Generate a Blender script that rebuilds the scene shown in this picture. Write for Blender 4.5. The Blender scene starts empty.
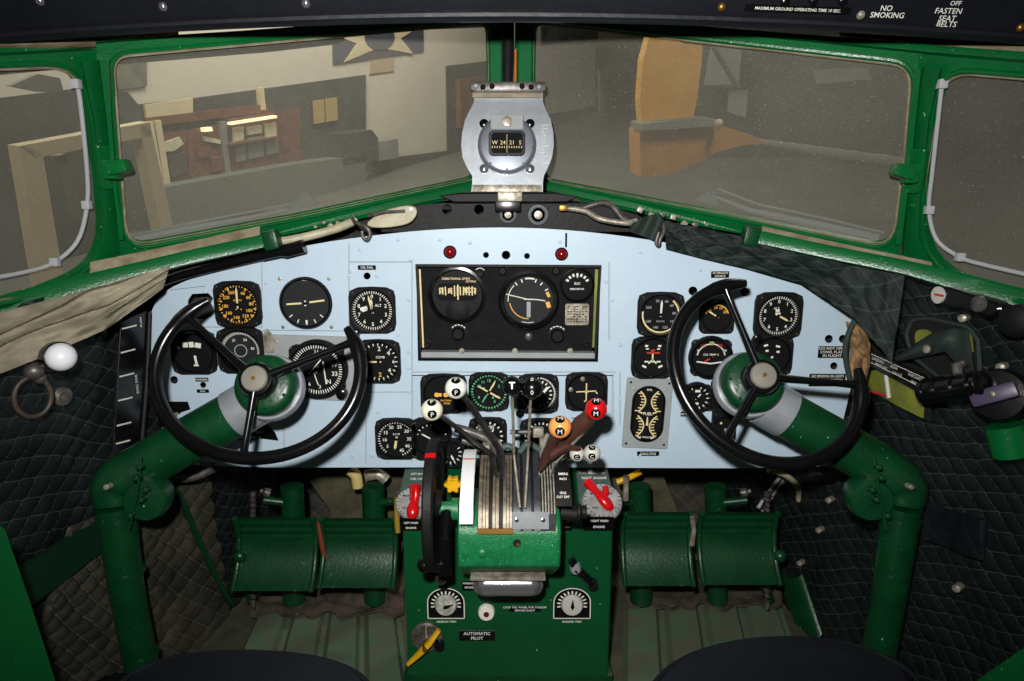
import bpy, bmesh, math, random
from math import sin, cos, radians as R, pi
from mathutils import Vector as V, Matrix
from mathutils.geometry import tessellate_polygon
from mathutils import noise as NZ
random.seed(7)
sc = bpy.context.scene
C = sc.collection
F = 683.0
TH = R(12)
CAM = V((0, 0, 0.98))
YP = 1.30            # instrument panel plane

def ray(u, v):
    a = (u-512)/F; b = (340.5-v)/F
    return V((a, cos(TH)+b*sin(TH), -sin(TH)+b*cos(TH)))
def P(u, v, Y):
    r = ray(u, v); return CAM + r*(Y/r.y)
def PX(u, v, X):
    r = ray(u, v); return CAM + r*(X/r.x)
def PZ(u, v, z):
    r = ray(u, v); return CAM + r*((z-CAM.z)/r.z)
def SC(v, Y=YP):
    return (Y/ray(512, v).y)/F      # metres per pixel at this depth
class Pl:
    def __init__(s, a, b, c):
        s.p = a.copy(); s.n = (b-a).cross(c-a).normalized()
        if s.n.dot(CAM-a) < 0: s.n = -s.n
    def hit(s, u, v, off=0.0):
        r = ray(u, v); p = s.p + s.n*off
        return CAM + r*((p-CAM).dot(s.n)/r.dot(s.n))

# ------------------------------------------------------------------ materials
def lin(c):
    return tuple((x/255/12.92 if x/255 <= .04045 else ((x/255+.055)/1.055)**2.4) for x in c)
MATS = {}
def mat(name, rgb, rough=.5, metal=0., var=.0, vscale=20., bump=0., bscale=60., rgb2=None, emit=0., spec=.5, coat=0.):
    if name in MATS: return MATS[name]
    m = bpy.data.materials.new(name); m.use_nodes = True
    nt = m.node_tree; b = nt.nodes['Principled BSDF']
    c = lin(rgb)
    b.inputs['Base Color'].default_value = (*c, 1)
    b.inputs['Roughness'].default_value = rough
    b.inputs['Metallic'].default_value = metal
    b.inputs['Specular IOR Level'].default_value = spec
    if coat: b.inputs['Coat Weight'].default_value = coat; b.inputs['Coat Roughness'].default_value = .12
    if emit:
        b.inputs['Emission Color'].default_value = (*c, 1); b.inputs['Emission Strength'].default_value = emit
    tc = nt.nodes.new('ShaderNodeTexCoord')
    if var or rgb2:
        n = nt.nodes.new('ShaderNodeTexNoise'); n.inputs['Scale'].default_value = vscale; n.inputs['Detail'].default_value = 6
        n.inputs['Roughness'].default_value = .65
        nt.links.new(tc.outputs['Object'], n.inputs['Vector'])
        cr = nt.nodes.new('ShaderNodeValToRGB')
        cr.color_ramp.elements[0].position = .35; cr.color_ramp.elements[1].position = .68
        c2 = lin(rgb2) if rgb2 else tuple(x*(1-var) for x in c)
        cr.color_ramp.elements[0].color = (*c2, 1)
        cr.color_ramp.elements[1].color = (*[min(1, x*(1+var*.5)) for x in c], 1)
        nt.links.new(n.outputs['Fac'], cr.inputs['Fac']); nt.links.new(cr.outputs['Color'], b.inputs['Base Color'])
    if bump:
        n = nt.nodes.new('ShaderNodeTexNoise'); n.inputs['Scale'].default_value = bscale; n.inputs['Detail'].default_value = 5
        nt.links.new(tc.outputs['Object'], n.inputs['Vector'])
        bp = nt.nodes.new('ShaderNodeBump'); bp.inputs['Strength'].default_value = bump; bp.inputs['Distance'].default_value = .002
        nt.links.new(n.outputs['Fac'], bp.inputs['Height']); nt.links.new(bp.outputs['Normal'], b.inputs['Normal'])
    MATS[name] = m
    return m
GREEN = mat('green_gloss_paint', (4, 94, 44), .3, var=.18, vscale=9, bump=.3, bscale=260)
GREENM = mat('green_matt_paint', (4, 92, 46), .7, var=.2, vscale=12, spec=.2)
GREEN2 = mat('green_paint_worn', (6, 60, 30), .34, var=.3, vscale=14, bump=.3, bscale=150)
GREENL = mat('green_quadrant_paint', (22, 116, 66), .35, var=.25, vscale=60, bump=.5, bscale=320)
GREENF = mat('green_floor_paint', (72, 106, 80), .6, rgb2=(96, 92, 76), var=.2, vscale=16, bump=.4)
GPED = mat('green_pedestal_paint', (6, 74, 38), .36, var=.15, vscale=10, bump=.25, bscale=160)
def sparkle_chips(m, rgb, sc_, lo):  # pale specks mixed into the colour for flash sparkle and chipped paint
    nt = m.node_tree; b = nt.nodes['Principled BSDF']; src = b.inputs['Base Color'].links[0].from_socket
    tc = nt.nodes.new('ShaderNodeTexCoord'); n = nt.nodes.new('ShaderNodeTexNoise'); n.inputs['Scale'].default_value = sc_; n.inputs['Detail'].default_value = 2
    nt.links.new(tc.outputs['Object'], n.inputs['Vector'])
    r = nt.nodes.new('ShaderNodeMapRange'); r.inputs[1].default_value = lo; r.inputs[2].default_value = lo+.04; nt.links.new(n.outputs['Fac'], r.inputs[0])
    mx = nt.nodes.new('ShaderNodeMix'); mx.data_type = 'RGBA'; mx.inputs['B'].default_value = (*lin(rgb), 1)
    nt.links.new(r.outputs[0], mx.inputs['Factor']); nt.links.new(src, mx.inputs['A']); nt.links.new(mx.outputs['Result'], b.inputs['Base Color'])
sparkle_chips(GREENL, (170, 200, 178), 480, .685); sparkle_chips(GREEN, (170, 200, 170), 170, .735); sparkle_chips(GREEN2, (150, 180, 150), 150, .745)
BLUE = mat('pale_blue_panel_paint', (184, 204, 219), .45, var=.07, vscale=4, bump=.12, bscale=90)
GREYP = mat('grey_instrument_plate', (150, 156, 156), .45, var=.12, vscale=18, bump=.1)
BLK = mat('black_instrument_case', (13, 14, 15), .6, var=.3, vscale=30, bump=.2, bscale=200, spec=.2)
BLKG = mat('black_gloss_plastic', (12, 12, 13), .22, var=.2, vscale=20, bump=.08)
BLKM = mat('black_matt_dial', (6, 7, 8), .75, spec=.2)
HOLE = mat('black_void', (3, 3, 3), .9)
BLKW = mat('black_worn_metal', (15, 15, 16), .55, spec=.22, rgb2=(26, 25, 24), var=.2, vscale=25, bump=.4, bscale=90)
WHITE = mat('white_marking', (222, 222, 210), .6)
CREAM = mat('cream_marking', (224, 204, 150), .6)
ORNG = mat('amber_marking', (236, 176, 70), .6)
GRNM = mat('green_luminous_marking', (96, 190, 130), .6)
REDM = mat('red_marking', (196, 40, 34), .5)
RED = mat('red_gloss_paint', (206, 14, 22), .25, var=.1, vscale=30)
YEL = mat('yellow_paint', (224, 170, 24), .35, var=.2, vscale=30)
ALU = mat('polished_aluminium', (170, 176, 182), .3, .45, var=.15, vscale=25, bump=.15, bscale=60)
ALUM = mat('dull_aluminium', (176, 170, 156), .42, .35, rgb2=(110, 100, 84), var=.2, vscale=50, bump=.3, bscale=150)
CHR = mat('chrome', (222, 222, 228), .16, .9)
STEEL = mat('worn_steel', (112, 108, 104), .4, .4, rgb2=(62, 56, 52), var=.2, vscale=60, bump=.3)
BRASS = mat('brass', (150, 112, 54), .4, .8, var=.2)
HUBM = mat('brushed_hub_metal', (146, 142, 130), .35, .35, var=.1, vscale=15)
BALLW = mat('white_knob_enamel', (228, 226, 212), .22)
BALLO = mat('orange_knob_enamel', (240, 160, 86), .22)
BROWN = mat('brown_leather_sheath', (74, 42, 34), .5, var=.2, bump=.3)
CANV = mat('beige_canvas', (158, 150, 128), .85, rgb2=(120, 112, 94), vscale=10, bump=.5, bscale=60)
def quilted(name, rgb, rgb2, line, rough, bump=.5, dash=9., spec=.3):
    m = mat(name, rgb, rough, spec=spec, rgb2=rgb2, vscale=9, bump=bump, bscale=55)
    nt = m.node_tree; b = nt.nodes['Principled BSDF']; src = b.inputs['Base Color'].links[0].from_socket
    at = nt.nodes.new('ShaderNodeAttribute'); at.attribute_name = 'quilt'
    sp = nt.nodes.new('ShaderNodeSeparateXYZ'); nt.links.new(at.outputs['Vector'], sp.inputs[0])
    def math_(op, a, b_=None, c=None):
        n = nt.nodes.new('ShaderNodeMath'); n.operation = op
        for k, x in enumerate((a, b_, c)):
            if x is None: continue
            if isinstance(x, (int, float)): n.inputs[k].default_value = x
            else: nt.links.new(x, n.inputs[k])
        return n.outputs[0]
    masks = []
    for A, B in ((0, 1), (1, 0)):
        pp_ = math_('PINGPONG', sp.outputs[A], .5)
        ln = math_('LESS_THAN', pp_, .035)
        ds = math_('LESS_THAN', math_('FRACT', math_('MULTIPLY', sp.outputs[B], dash)), .62)
        masks.append(math_('MULTIPLY', ln, ds))
    mk = math_('MULTIPLY', math_('MAXIMUM', *masks), .8)
    mx = nt.nodes.new('ShaderNodeMix'); mx.data_type = 'RGBA'; mx.inputs['B'].default_value = (*lin(line), 1)
    nt.links.new(mk, mx.inputs['Factor']); nt.links.new(src, mx.inputs['A']); nt.links.new(mx.outputs['Result'], b.inputs['Base Color'])
    return m
QUILT = quilted('dark_green_quilting', (22, 31, 31), (13, 19, 20), (84, 90, 78), .42, spec=.5)
QUILTB = quilted('grey_brown_quilting', (70, 67, 55), (36, 36, 31), (96, 92, 76), .8)
XQ = mat('unused_a', (30, 44, 42), .42, rgb2=(20, 29, 28), vscale=14, bump=.7, bscale=45)
XQB = mat('unused_b', (80, 76, 62), .8, rgb2=(42, 42, 36), vscale=9, bump=.7, bscale=45)
STITCH = mat('pale_stitching', (104, 106, 92), .8)
LEATH = mat('black_leather', (21, 23, 29), .5, spec=.3, var=.2, vscale=10, bump=.25, bscale=120)
OVERH = mat('black_overhead_vinyl', (20, 22, 29), .38, var=.3, vscale=8, bump=.5, bscale=35)
GASK = mat('weathered_sealant', (158, 150, 126), .7, rgb2=(118, 100, 76), vscale=30, bump=.6, bscale=70)
PIPE = mat('grey_plastic_tube', (170, 172, 174), .4)
CABLE = mat('cream_cable', (196, 190, 160), .5, rgb2=(150, 142, 116), vscale=20)
ZINC = mat('zinc_chromate_primer', (134, 140, 44), .5, rgb2=(92, 98, 36), vscale=14, bump=.3)
TAN = mat('tan_fabric', (156, 122, 78), .85, rgb2=(110, 84, 56), vscale=40, bump=.8)
DIRT = mat('dusty_floor_paint', (92, 84, 66), .8, rgb2=(58, 64, 46), vscale=7, bump=.5)
LAMP = mat('white_lamp_lens', (235, 236, 242), .3)
PURP = mat('purple_plastic', (70, 58, 88), .4, var=.2)
REDL = mat('red_lens', (120, 10, 16), .12)
GRNB = mat('grey_dial_face', (28, 31, 31), .65, spec=.25)

# ------------------------------------------------------------------ mesh builder
def rrect(w, h, r, n=6):
    pts = []
    for cx, cz, a0 in ((w/2-r, h/2-r, 0), (-w/2+r, h/2-r, 90), (-w/2+r, -h/2+r, 180), (w/2-r, -h/2+r, 270)):
        for i in range(n+1):
            a = R(a0+90*i/n); pts.append((cx+r*cos(a), cz+r*sin(a)))
    return pts
def circ(r, n=28, cx=0, cz=0, sx=1, sz=1):
    return [(cx+r*sx*cos(2*pi*i/n), cz+r*sz*sin(2*pi*i/n)) for i in range(n)]
def smooth(pts, k=6, closed=False):
    pts = [V(p) for p in pts]; out = []
    n = len(pts)
    rng = n if closed else n-1
    for i in range(rng):
        if closed: a, b, c, d = pts[(i-1) % n], pts[i], pts[(i+1) % n], pts[(i+2) % n]
        else: a, b, c, d = pts[max(i-1, 0)], pts[i], pts[i+1], pts[min(i+2, n-1)]
        for j in range(k):
            t = j/k
            out.append(.5*((2*b)+(c-a)*t+(2*a-5*b+4*c-d)*t*t+(3*b-a-3*c+d)*t**3))
    if not closed: out.append(pts[-1])
    return out
def frame_of(d):
    d = d.normalized()
    a = V((0, 0, 1)) if abs(d.z) < .9 else V((1, 0, 0))
    x = d.cross(a).normalized(); y = x.cross(d).normalized()
    return x, y
class MB:
    def __init__(s, M=None):
        s.bm = bmesh.new(); s.M = M or Matrix.Identity(4); s.mi = 0
    def v(s, p): return s.bm.verts.new(s.M @ V(p))
    def f(s, vs):
        try:
            fa = s.bm.faces.new(vs); fa.material_index = s.mi; return fa
        except ValueError: return None
    def poly(s, pts): return s.f([s.v(p) for p in pts])
    def box(s, c, d, bev=0., rot=None, seg=2):
        t = bmesh.new(); bmesh.ops.create_cube(t, size=1)
        for v in t.verts: v.co = V((v.co.x*d[0], v.co.y*d[1], v.co.z*d[2]))
        if bev: bmesh.ops.bevel(t, geom=list(t.edges), offset=bev, segments=seg, affect='EDGES', profile=.6)
        mp = {}
        for v in t.verts:
            co = v.co.copy()
            if rot: co = rot @ co
            mp[v] = s.v(co+V(c))
        for fa in t.faces: s.f([mp[v] for v in fa.verts])
        t.free(); return s
    def rings(s, rings, closed=False, cap=True):
        rv = [[s.v(p) for p in r] for r in rings]
        n = len(rv[0]); m = len(rv)
        for i in range(m if closed else m-1):
            a, b = rv[i], rv[(i+1) % m]
            for j in range(n): s.f([a[j], a[(j+1) % n], b[(j+1) % n], b[j]])
        if cap and not closed: s.f(rv[0][::-1]); s.f(rv[-1])
        return s
    def tube(s, pts, r, n=12, closed=False, cap=True, flat=1.):
        pts = [V(p) for p in pts]; m = len(pts)
        rr = r if isinstance(r, (list, tuple)) else [r]*m
        if len(rr) != m: rr = [rr[0]+(rr[-1]-rr[0])*i/(m-1) for i in range(m)]
        tan = []
        for i in range(m):
            a = pts[(i-1) % m] if (closed or i) else pts[0]
            b = pts[(i+1) % m] if (closed or i < m-1) else pts[-1]
            tan.append((b-a).normalized())
        x, y = frame_of(tan[0]); rings = []
        for i in range(m):
            d = tan[i]; x = (x-d*x.dot(d)).normalized(); y = d.cross(x)
            rings.append([pts[i]+x*rr[i]*cos(2*pi*j/n)+y*rr[i]*flat*sin(2*pi*j/n) for j in range(n)])
        return s.rings(rings, closed, cap)
    def cyl(s, a, b, r, r2=None, n=20): return s.tube([a, b], [r, r if r2 is None else r2], n)
    def lathe(s, prof, o=(0, 0, 0), d=(0, -1, 0), n=32, cap=True):
        o = V(o); d = V(d).normalized(); x, y = frame_of(d)
        rings = [[o+d*h+x*r*cos(2*pi*j/n)+y*r*sin(2*pi*j/n) for j in range(n)] for r, h in prof]
        return s.rings(rings, False, cap)
    def ball(s, c, r, sc_=(1, 1, 1), nu=20, nv=12):
        c = V(c)
        top = s.v(c+V((0, 0, r*sc_[2]))); bot = s.v(c-V((0, 0, r*sc_[2]))); rows = []
        for i in range(1, nv):
            t = pi*i/nv
            rows.append([s.v(c+V((r*sc_[0]*sin(t)*cos(2*pi*j/nu), r*sc_[1]*sin(t)*sin(2*pi*j/nu), r*sc_[2]*cos(t)))) for j in range(nu)])
        for j in range(nu):
            k = (j+1) % nu
            s.f([top, rows[0][j], rows[0][k]]); s.f([bot, rows[-1][k], rows[-1][j]])
            for i in range(len(rows)-1): s.f([rows[i][j], rows[i+1][j], rows[i+1][k], rows[i][k]])
        return s
    def prism(s, poly, ext, holes=(), ch=0.):
        """planar 3D polygon extruded by vector ext, front = the extruded end"""
        ext = V(ext); nd = ext.normalized(); L = ext.length
        poly = [V(p) for p in poly]
        def inset(lp, c):
            nn = V((0, 0, 0))
            for i in range(len(lp)): nn += lp[i].cross(lp[(i+1) % len(lp)])
            sg = 1 if nn.dot(nd) > 0 else -1
            out = []
            for i in range(len(lp)):
                a = (lp[i]-lp[i-1]); b = (lp[(i+1) % len(lp)]-lp[i])
                na = nd.cross(a).normalized()*sg if a.length > 1e-9 else V(); nb = nd.cross(b).normalized()*sg if b.length > 1e-9 else V()
                m = (na+nb); m = m.normalized() if m.length > 1e-6 else na
                out.append(lp[i]+m*c/max(.5, m.dot(na) if na.length else 1))
            return out
        loops = [poly]+[[V(p) for p in h] for h in holes]
        tri = tessellate_polygon(loops)
        flat = [p for l in loops for p in l]
        bot = [s.v(p) for p in flat]
        if ch:
            c2 = min(ch, L*.9)
            mid = [s.v(p+nd*(L-c2)) for p in flat]
            tl = inset(poly, ch)+[p for l in loops[1:] for p in l]
            top = [s.v(p+ext) for p in tl]; stages = [bot, mid, top]
        else:
            top = [s.v(p+ext) for p in flat]; stages = [bot, top]
        for t in tri:
            s.f([bot[i] for i in t][::-1]); s.f([top[i] for i in t])
        for A, B in zip(stages, stages[1:]):
            k = 0
            for l in loops:
                n = len(l)
                for i in range(n):
                    j = (i+1) % n
                    s.f([A[k+i], A[k+j], B[k+j], B[k+i]])
                k += n
        return s
    def pp(s, poly, y0, y1, holes=(), ch=0.):
        """2D (x,z) polygon, from y0 (back) to y1 (front, toward -y)"""
        return s.prism([(x, y0, z) for x, z in poly], (0, y1-y0, 0), [[(x, y0, z) for x, z in h] for h in holes], ch)
    def setq(s, rows, f, ns, nt):
        qf = getattr(f, 'q', None)
        if not qf: return
        L = s.bm.verts.layers.float_vector.get('quilt') or None
        for j in range(nt+1):
            for i in range(ns+1): rows[j][i][L] = V(qf(i/ns, j/nt))
    def grid(s, f, ns, nt):
        if hasattr(f, 'q'): s.bm.verts.layers.float_vector.new('quilt')
        vs = [[s.v(f(i/ns, j/nt)) for i in range(ns+1)] for j in range(nt+1)]
        s.setq(vs, f, ns, nt)
        for j in range(nt):
            for i in range(ns): s.f([vs[j][i], vs[j][i+1], vs[j+1][i+1], vs[j+1][i]])
        return s
    def slab(s, f, g, ns, nt):
        """closed sheet between f(s,t) and g(s,t)"""
        if hasattr(f, 'q'): s.bm.verts.layers.float_vector.new('quilt')
        A = [[s.v(f(i/ns, j/nt)) for i in range(ns+1)] for j in range(nt+1)]
        s.setq(A, f, ns, nt)
        B = [[s.v(g(i/ns, j/nt)) for i in range(ns+1)] for j in range(nt+1)]
        for j in range(nt):
            for i in range(ns):
                s.f([A[j][i], A[j][i+1], A[j+1][i+1], A[j+1][i]]); s.f([B[j][i], B[j+1][i], B[j+1][i+1], B[j][i+1]])
        for i in range(ns):
            s.f([A[0][i], B[0][i], B[0][i+1], A[0][i+1]]); s.f([A[nt][i], A[nt][i+1], B[nt][i+1], B[nt][i]])
        for j in range(nt):
            s.f([A[j][0], A[j+1][0], B[j+1][0], B[j][0]]); s.f([A[j][ns], B[j][ns], B[j+1][ns], A[j+1][ns]])
        return s
    def text(s, txt, size, pos=(0, 0), y=0., ang=0., M=None, bold=0., sx=1.):
        """flat lettering in the x-z plane facing -y, centred on pos"""
        cu = bpy.data.curves.new('t', 'FONT'); cu.body = txt; cu.size = size; cu.align_x = 'CENTER'; cu.align_y = 'CENTER'
        cu.resolution_u = 2; cu.offset = bold*size
        ob = bpy.data.objects.new('t', cu)
        me = bpy.data.meshes.new_from_object(ob)
        ca, sa = cos(R(ang)), sin(R(ang))
        T = M or Matrix.Identity(4)
        vs = []
        for v in me.vertices:
            x, z = v.co.x*sx, v.co.y
            vs.append(s.v(T @ V((pos[0]+x*ca+z*sa, y, pos[1]-x*sa+z*ca))))
        for p in me.polygons: s.f([vs[i] for i in p.vertices])
        bpy.data.objects.remove(ob); bpy.data.curves.remove(cu); bpy.data.meshes.remove(me)
        return s
    def quad(s, a, b, w, y=0.):
        """flat stroke in the x-z plane"""
        a = V(a); b = V(b); d = (b-a).normalized(); n = V((-d.y, d.x))*w/2
        s.f([s.v((q.x, y, q.y)) for q in (a-n, b-n, b+n, a+n)]); return s
    def build(s, name, mats, parent=None, loc=None, smoothed=True, ang=40):
        me = bpy.data.meshes.new(name)
        if s.bm.faces: bmesh.ops.recalc_face_normals(s.bm, faces=list(s.bm.faces))
        s.bm.to_mesh(me); s.bm.free()
        for m in (mats if isinstance(mats, (list, tuple)) else [mats]): me.materials.append(m)
        if smoothed:
            me.polygons.foreach_set('use_smooth', [True]*len(me.polygons)); me.set_sharp_from_angle(angle=R(ang))
        me.update()
        o = bpy.data.objects.new(name, me); C.objects.link(o)
        if loc is not None: o.location = loc
        if parent: o.parent = parent
        return o
def tag(o, label, cat, group=None, kind=None):
    o['label'] = label; o['category'] = cat
    if group: o['group'] = group
    if kind: o['kind'] = kind
    return o
def thing(name, label, cat, loc=(0, 0, 0), rot=None, group=None):
    o = bpy.data.objects.new(name, None); C.objects.link(o); o.empty_display_size = .02
    o.location = loc
    if rot is not None: o.rotation_euler = rot.to_euler()
    return tag(o, label, cat, group)
def struct(o): o['kind'] = 'structure'; return o
def copy_tree(o, parent=None):
    c = o.copy(); C.objects.link(c); c.parent = parent
    for ch in [x for x in o.children]: copy_tree(ch, c)
    return c
def put(mb, name, m, label, cat, group=None, **k):
    """a one-mesh thing built in world coordinates: origin moved to its centre"""
    o = mb.build(name, m, **k); me = o.data
    c = sum((v.co for v in me.vertices), V())/max(1, len(me.vertices))
    me.transform(Matrix.Translation(-c)); o.location = c
    return tag(o, label, cat, group)
def TL(p): return Matrix.Translation(p)
def rel(o):
    """builder in world coordinates for a part of thing o"""
    M = (Matrix.Translation(o.location) @ o.rotation_euler.to_matrix().to_4x4()).inverted()
    return MB(M)

# ------------------------------------------------------------------ cockpit shell
Cb = P(511, 184, 1.58); Ct = P(511, 20, 1.42)
Lb = P(112, 258, 1.22); Rb = P(910, 258, 1.22)
WL = Pl(Cb, Lb, Ct); WR = Pl(Cb, Rb, Ct)
Lt = WL.hit(95, 62); Rt = WR.hit(918, 66)
SL = Pl(Lb, Lt, PX(0, 322, -.80)); SR = Pl(Rb, Rt, PX(1024, 312, .80))

def rpoly(pts, rad, n=5):
    """rounded px polygon"""
    out = []; m = len(pts)
    for i in range(m):
        p = V(pts[i]); a = V(pts[i-1])-p; b = V(pts[(i+1) % m])-p
        r = rad[i] if isinstance(rad, (list, tuple)) else rad
        r1 = min(r, a.length*.45); r2 = min(r, b.length*.45)
        A = p+a.normalized()*r1; B = p+b.normalized()*r2
        for j in range(n+1):
            t = j/n; out.append(((1-t)**2*A+2*t*(1-t)*p+t*t*B).to_tuple())
    return out
def offp(poly, d):
    """offset a px loop outward by d"""
    m = len(poly); pts = [V(p) for p in poly]; out = []
    ar = sum(pts[i].x*pts[(i+1) % m].y-pts[(i+1) % m].x*pts[i].y for i in range(m))
    sg = -1 if ar > 0 else 1
    for i in range(m):
        t = (pts[(i+1) % m]-pts[i-1])
        if t.length < 1e-6: t = V((1, 0))
        t = t.normalized(); out.append((pts[i].x-sg*t.y*d, pts[i].y+sg*t.x*d))
    return [(2*pts[i].x-o[0], 2*pts[i].y-o[1]) if False else o for i, o in enumerate(out)]
def plate(mb, pl, poly, off0, off1, holes=(), ch=.0):
    """px polygon drawn on plane pl, from off0 to off1 toward the camera"""
    loop = [pl.hit(u, v, off1)-pl.n*(off1-off0) for u, v in poly]
    hs = [[pl.hit(u, v, off1)-pl.n*(off1-off0) for u, v in h] for h in holes]
    return mb.prism(loop, pl.n*(off1-off0), hs, ch)

glass = bpy.data.materials.new('dusty_windscreen_glass'); glass.use_nodes = True
nt = glass.node_tree; nt.nodes.remove(nt.nodes['Principled BSDF'])
om = nt.nodes['Material Output']
tr = nt.nodes.new('ShaderNodeBsdfTransparent'); tr.inputs[0].default_value = (.93, .93, .9, 1)
df = nt.nodes.new('ShaderNodeBsdfDiffuse'); df.inputs[0].default_value = (*lin((196, 190, 176)), 1)
mx = nt.nodes.new('ShaderNodeMixShader')
tcn = nt.nodes.new('ShaderNodeTexCoord'); n1 = nt.nodes.new('ShaderNodeTexNoise'); n1.inputs['Scale'].default_value = 300; n1.inputs['Detail'].default_value = 3
n2 = nt.nodes.new('ShaderNodeTexNoise'); n2.inputs['Scale'].default_value = 3.5; n2.inputs['Detail'].default_value = 6
nt.links.new(tcn.outputs['Object'], n1.inputs['Vector']); nt.links.new(tcn.outputs['Object'], n2.inputs['Vector'])
mr1 = nt.nodes.new('ShaderNodeMapRange'); mr1.inputs[1].default_value = .64; mr1.inputs[2].default_value = .74; mr1.inputs[3].default_value = 0; mr1.inputs[4].default_value = .3
mr2 = nt.nodes.new('ShaderNodeMapRange'); mr2.inputs[1].default_value = .3; mr2.inputs[2].default_value = .7; mr2.inputs[3].default_value = .075; mr2.inputs[4].default_value = .12
ad = nt.nodes.new('ShaderNodeMath'); ad.operation = 'ADD'
nt.links.new(n1.outputs['Fac'], mr1.inputs[0]); nt.links.new(n2.outputs['Fac'], mr2.inputs[0])
nt.links.new(mr1.outputs[0], ad.inputs[0]); nt.links.new(mr2.outputs[0], ad.inputs[1])
nt.links.new(ad.outputs[0], mx.inputs[0]); nt.links.new(tr.outputs[0], mx.inputs[1]); nt.links.new(df.outputs[0], mx.inputs[2])
nt.links.new(mx.outputs[0], om.inputs['Surface'])

def window(n, pl, poly, outer, lbl):
    w = MB(); plate(w, pl, outer, -.012, .0, [poly], 0.); fr = put(w, 'window_%d' % n, GREEN, '', ''); 
    for k in ('label', 'category'): del fr[k]
    struct(fr); M = Matrix.Translation(-fr.location)
    p = MB(M); plate(p, pl, offp(poly, 4), -.016, -.012); p.build('window_pane', glass, fr)
    # lip around the opening and the weathered sealant bead
    pts = [pl.hit(u, v, .002) for u, v in offp(poly, 3.5)]
    g = MB(M); g.tube(pts, .0035, 6, closed=True); g.build('window_lip', GREEN, fr)
    pts = [pl.hit(u, v, -.003)+V((0, 0, 0)) for u, v in offp(poly, .5)]
    g = MB(M); g.tube(pts, .0034, 6, closed=True); g.build('window_sealant', GASK, fr)
    return fr
gl_L = rpoly([(113, 57), (488, 23), (490, 95), (474, 178), (300, 215), (127, 247)], [16, 12, 40, 8, 4, 24])
gl_R = rpoly([(534, 23), (912, 66), (905, 150), (893, 248), (720, 213), (545, 180), (532, 95)], [12, 22, 8, 26, 4, 8, 40])
gl_SL = rpoly([(-105, 73), (78, 66), (97, 170), (104, 262), (20, 297), (-105, 319)], [5, 34, 10, 52, 10, 5])
gl_SR = rpoly([(943, 72), (1125, 87), (1125, 326), (1010, 296), (926, 262), (925, 180)], [30, 5, 5, 10, 48, 10])
w1 = window(1, WL, gl_L, [(96, 44), (507, 12), (507, 187), (300, 232), (124, 268), (102, 180)], '')
w2 = window(2, WR, gl_R, [(515, 12), (926, 54), (915, 150), (898, 262), (720, 230), (515, 187)], '')
w3 = window(3, SL, gl_SL, [(-128, 64), (96, 50), (110, 160), (118, 268), (20, 305), (-128, 334)], '')
w4 = window(4, SR, gl_SR, [(918, 54), (1150, 74), (1150, 338), (1000, 303), (905, 268), (905, 180)], '')

tn = [0]
def trim(mb, m, **k):
    tn[0] += 1
    o = mb.build('trim_%d' % tn[0], m, **k); c = sum((v.co for v in o.data.vertices), V())/len(o.data.vertices)
    o.data.transform(TL(-c)); o.location = c; return struct(o)
# corner posts between windscreen and side windows (raised channel)
def ribbon(mb, pl_fn, left, right, off0, off1):
    """raised band between two px polylines"""
    n = len(left)
    rings = []
    for (a, b) in zip(left, right):
        A0, B0 = pl_fn(a, off0), pl_fn(b, off0); A1, B1 = pl_fn(a, off1), pl_fn(b, off1)
        d = (B1-A1)*.12
        rings.append([A0, A1*.75+A0*.25, A1+d, B1-d, B1*.75+B0*.25, B0])
    return mb.rings(rings)
def px_fn(pl): return lambda p, off: pl.hit(p[0], p[1], off)
m = MB(); ribbon(m, px_fn(SL), [(80, 62), (93, 120), (101, 190), (102, 232), (92, 262)], [(100, 60), (108, 120), (114, 190), (119, 240), (124, 262)], -.01, .010)
trim(m, GREEN)
m = MB(); ribbon(m, px_fn(SR), [(922, 66), (916, 120), (908, 190), (903, 240), (900, 268)], [(942, 70), (930, 120), (922, 190), (920, 236), (930, 264)], -.01, .010)
trim(m, GREEN)
m = MB(); ribbon(m, px_fn(WL), [(98, 60), (106, 120), (113, 190), (119, 240)], [(110, 60), (112, 120), (117, 190), (124, 240)], -.0, .016); trim(m, GREEN)
m = MB(); ribbon(m, px_fn(WR), [(914, 68), (908, 120), (902, 190), (895, 244)], [(922, 70), (917, 120), (909, 190), (902, 246)], -.0, .016); trim(m, GREEN)
# header rails: a curved green beam along each top edge
def hdr(pts_top, pts_bot, Ys, m_=GREEN, th=.03):
    mb = MB(); rings = []
    for (a, b, Y) in zip(pts_top, pts_bot, Ys):
        A = P(*a, Y); B = P(*b, Y)
        k = V((0, th, 0)); e = (B-A)*.12
        rings.append([A+k, A+e*.0+V((0, .004, 0)), A+e, B-e, B+V((0, .004, 0)), B+k])
    mb.rings(rings); return mb
Yl = [.99, 1.06, 1.13, 1.22, 1.30, 1.365, 1.37]
trim(hdr([(-60, 49), (0, 44), (70, 40), (160, 35), (260, 29), (338, 24), (345, 25)], [(-60, 76), (0, 70), (70, 64), (160, 57), (260, 49), (332, 41), (339, 38)], Yl), GREEN)
trim(hdr([(1084, 58), (1024, 51), (940, 45), (860, 38), (770, 31), (684, 24), (678, 25)], [(1084, 87), (1024, 79), (940, 71), (860, 61), (770, 49), (688, 40), (682, 37)], Yl), GREEN)
trim(hdr([(330, 21), (400, 18), (500, 14)], [(330, 30), (400, 27), (500, 23)], [1.385, 1.40, 1.42]), GREEN2)
trim(hdr([(694, 21), (620, 18), (525, 14)], [(694, 31), (620, 26), (525, 22)], [1.385, 1.40, 1.42]), GREEN2)
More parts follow.
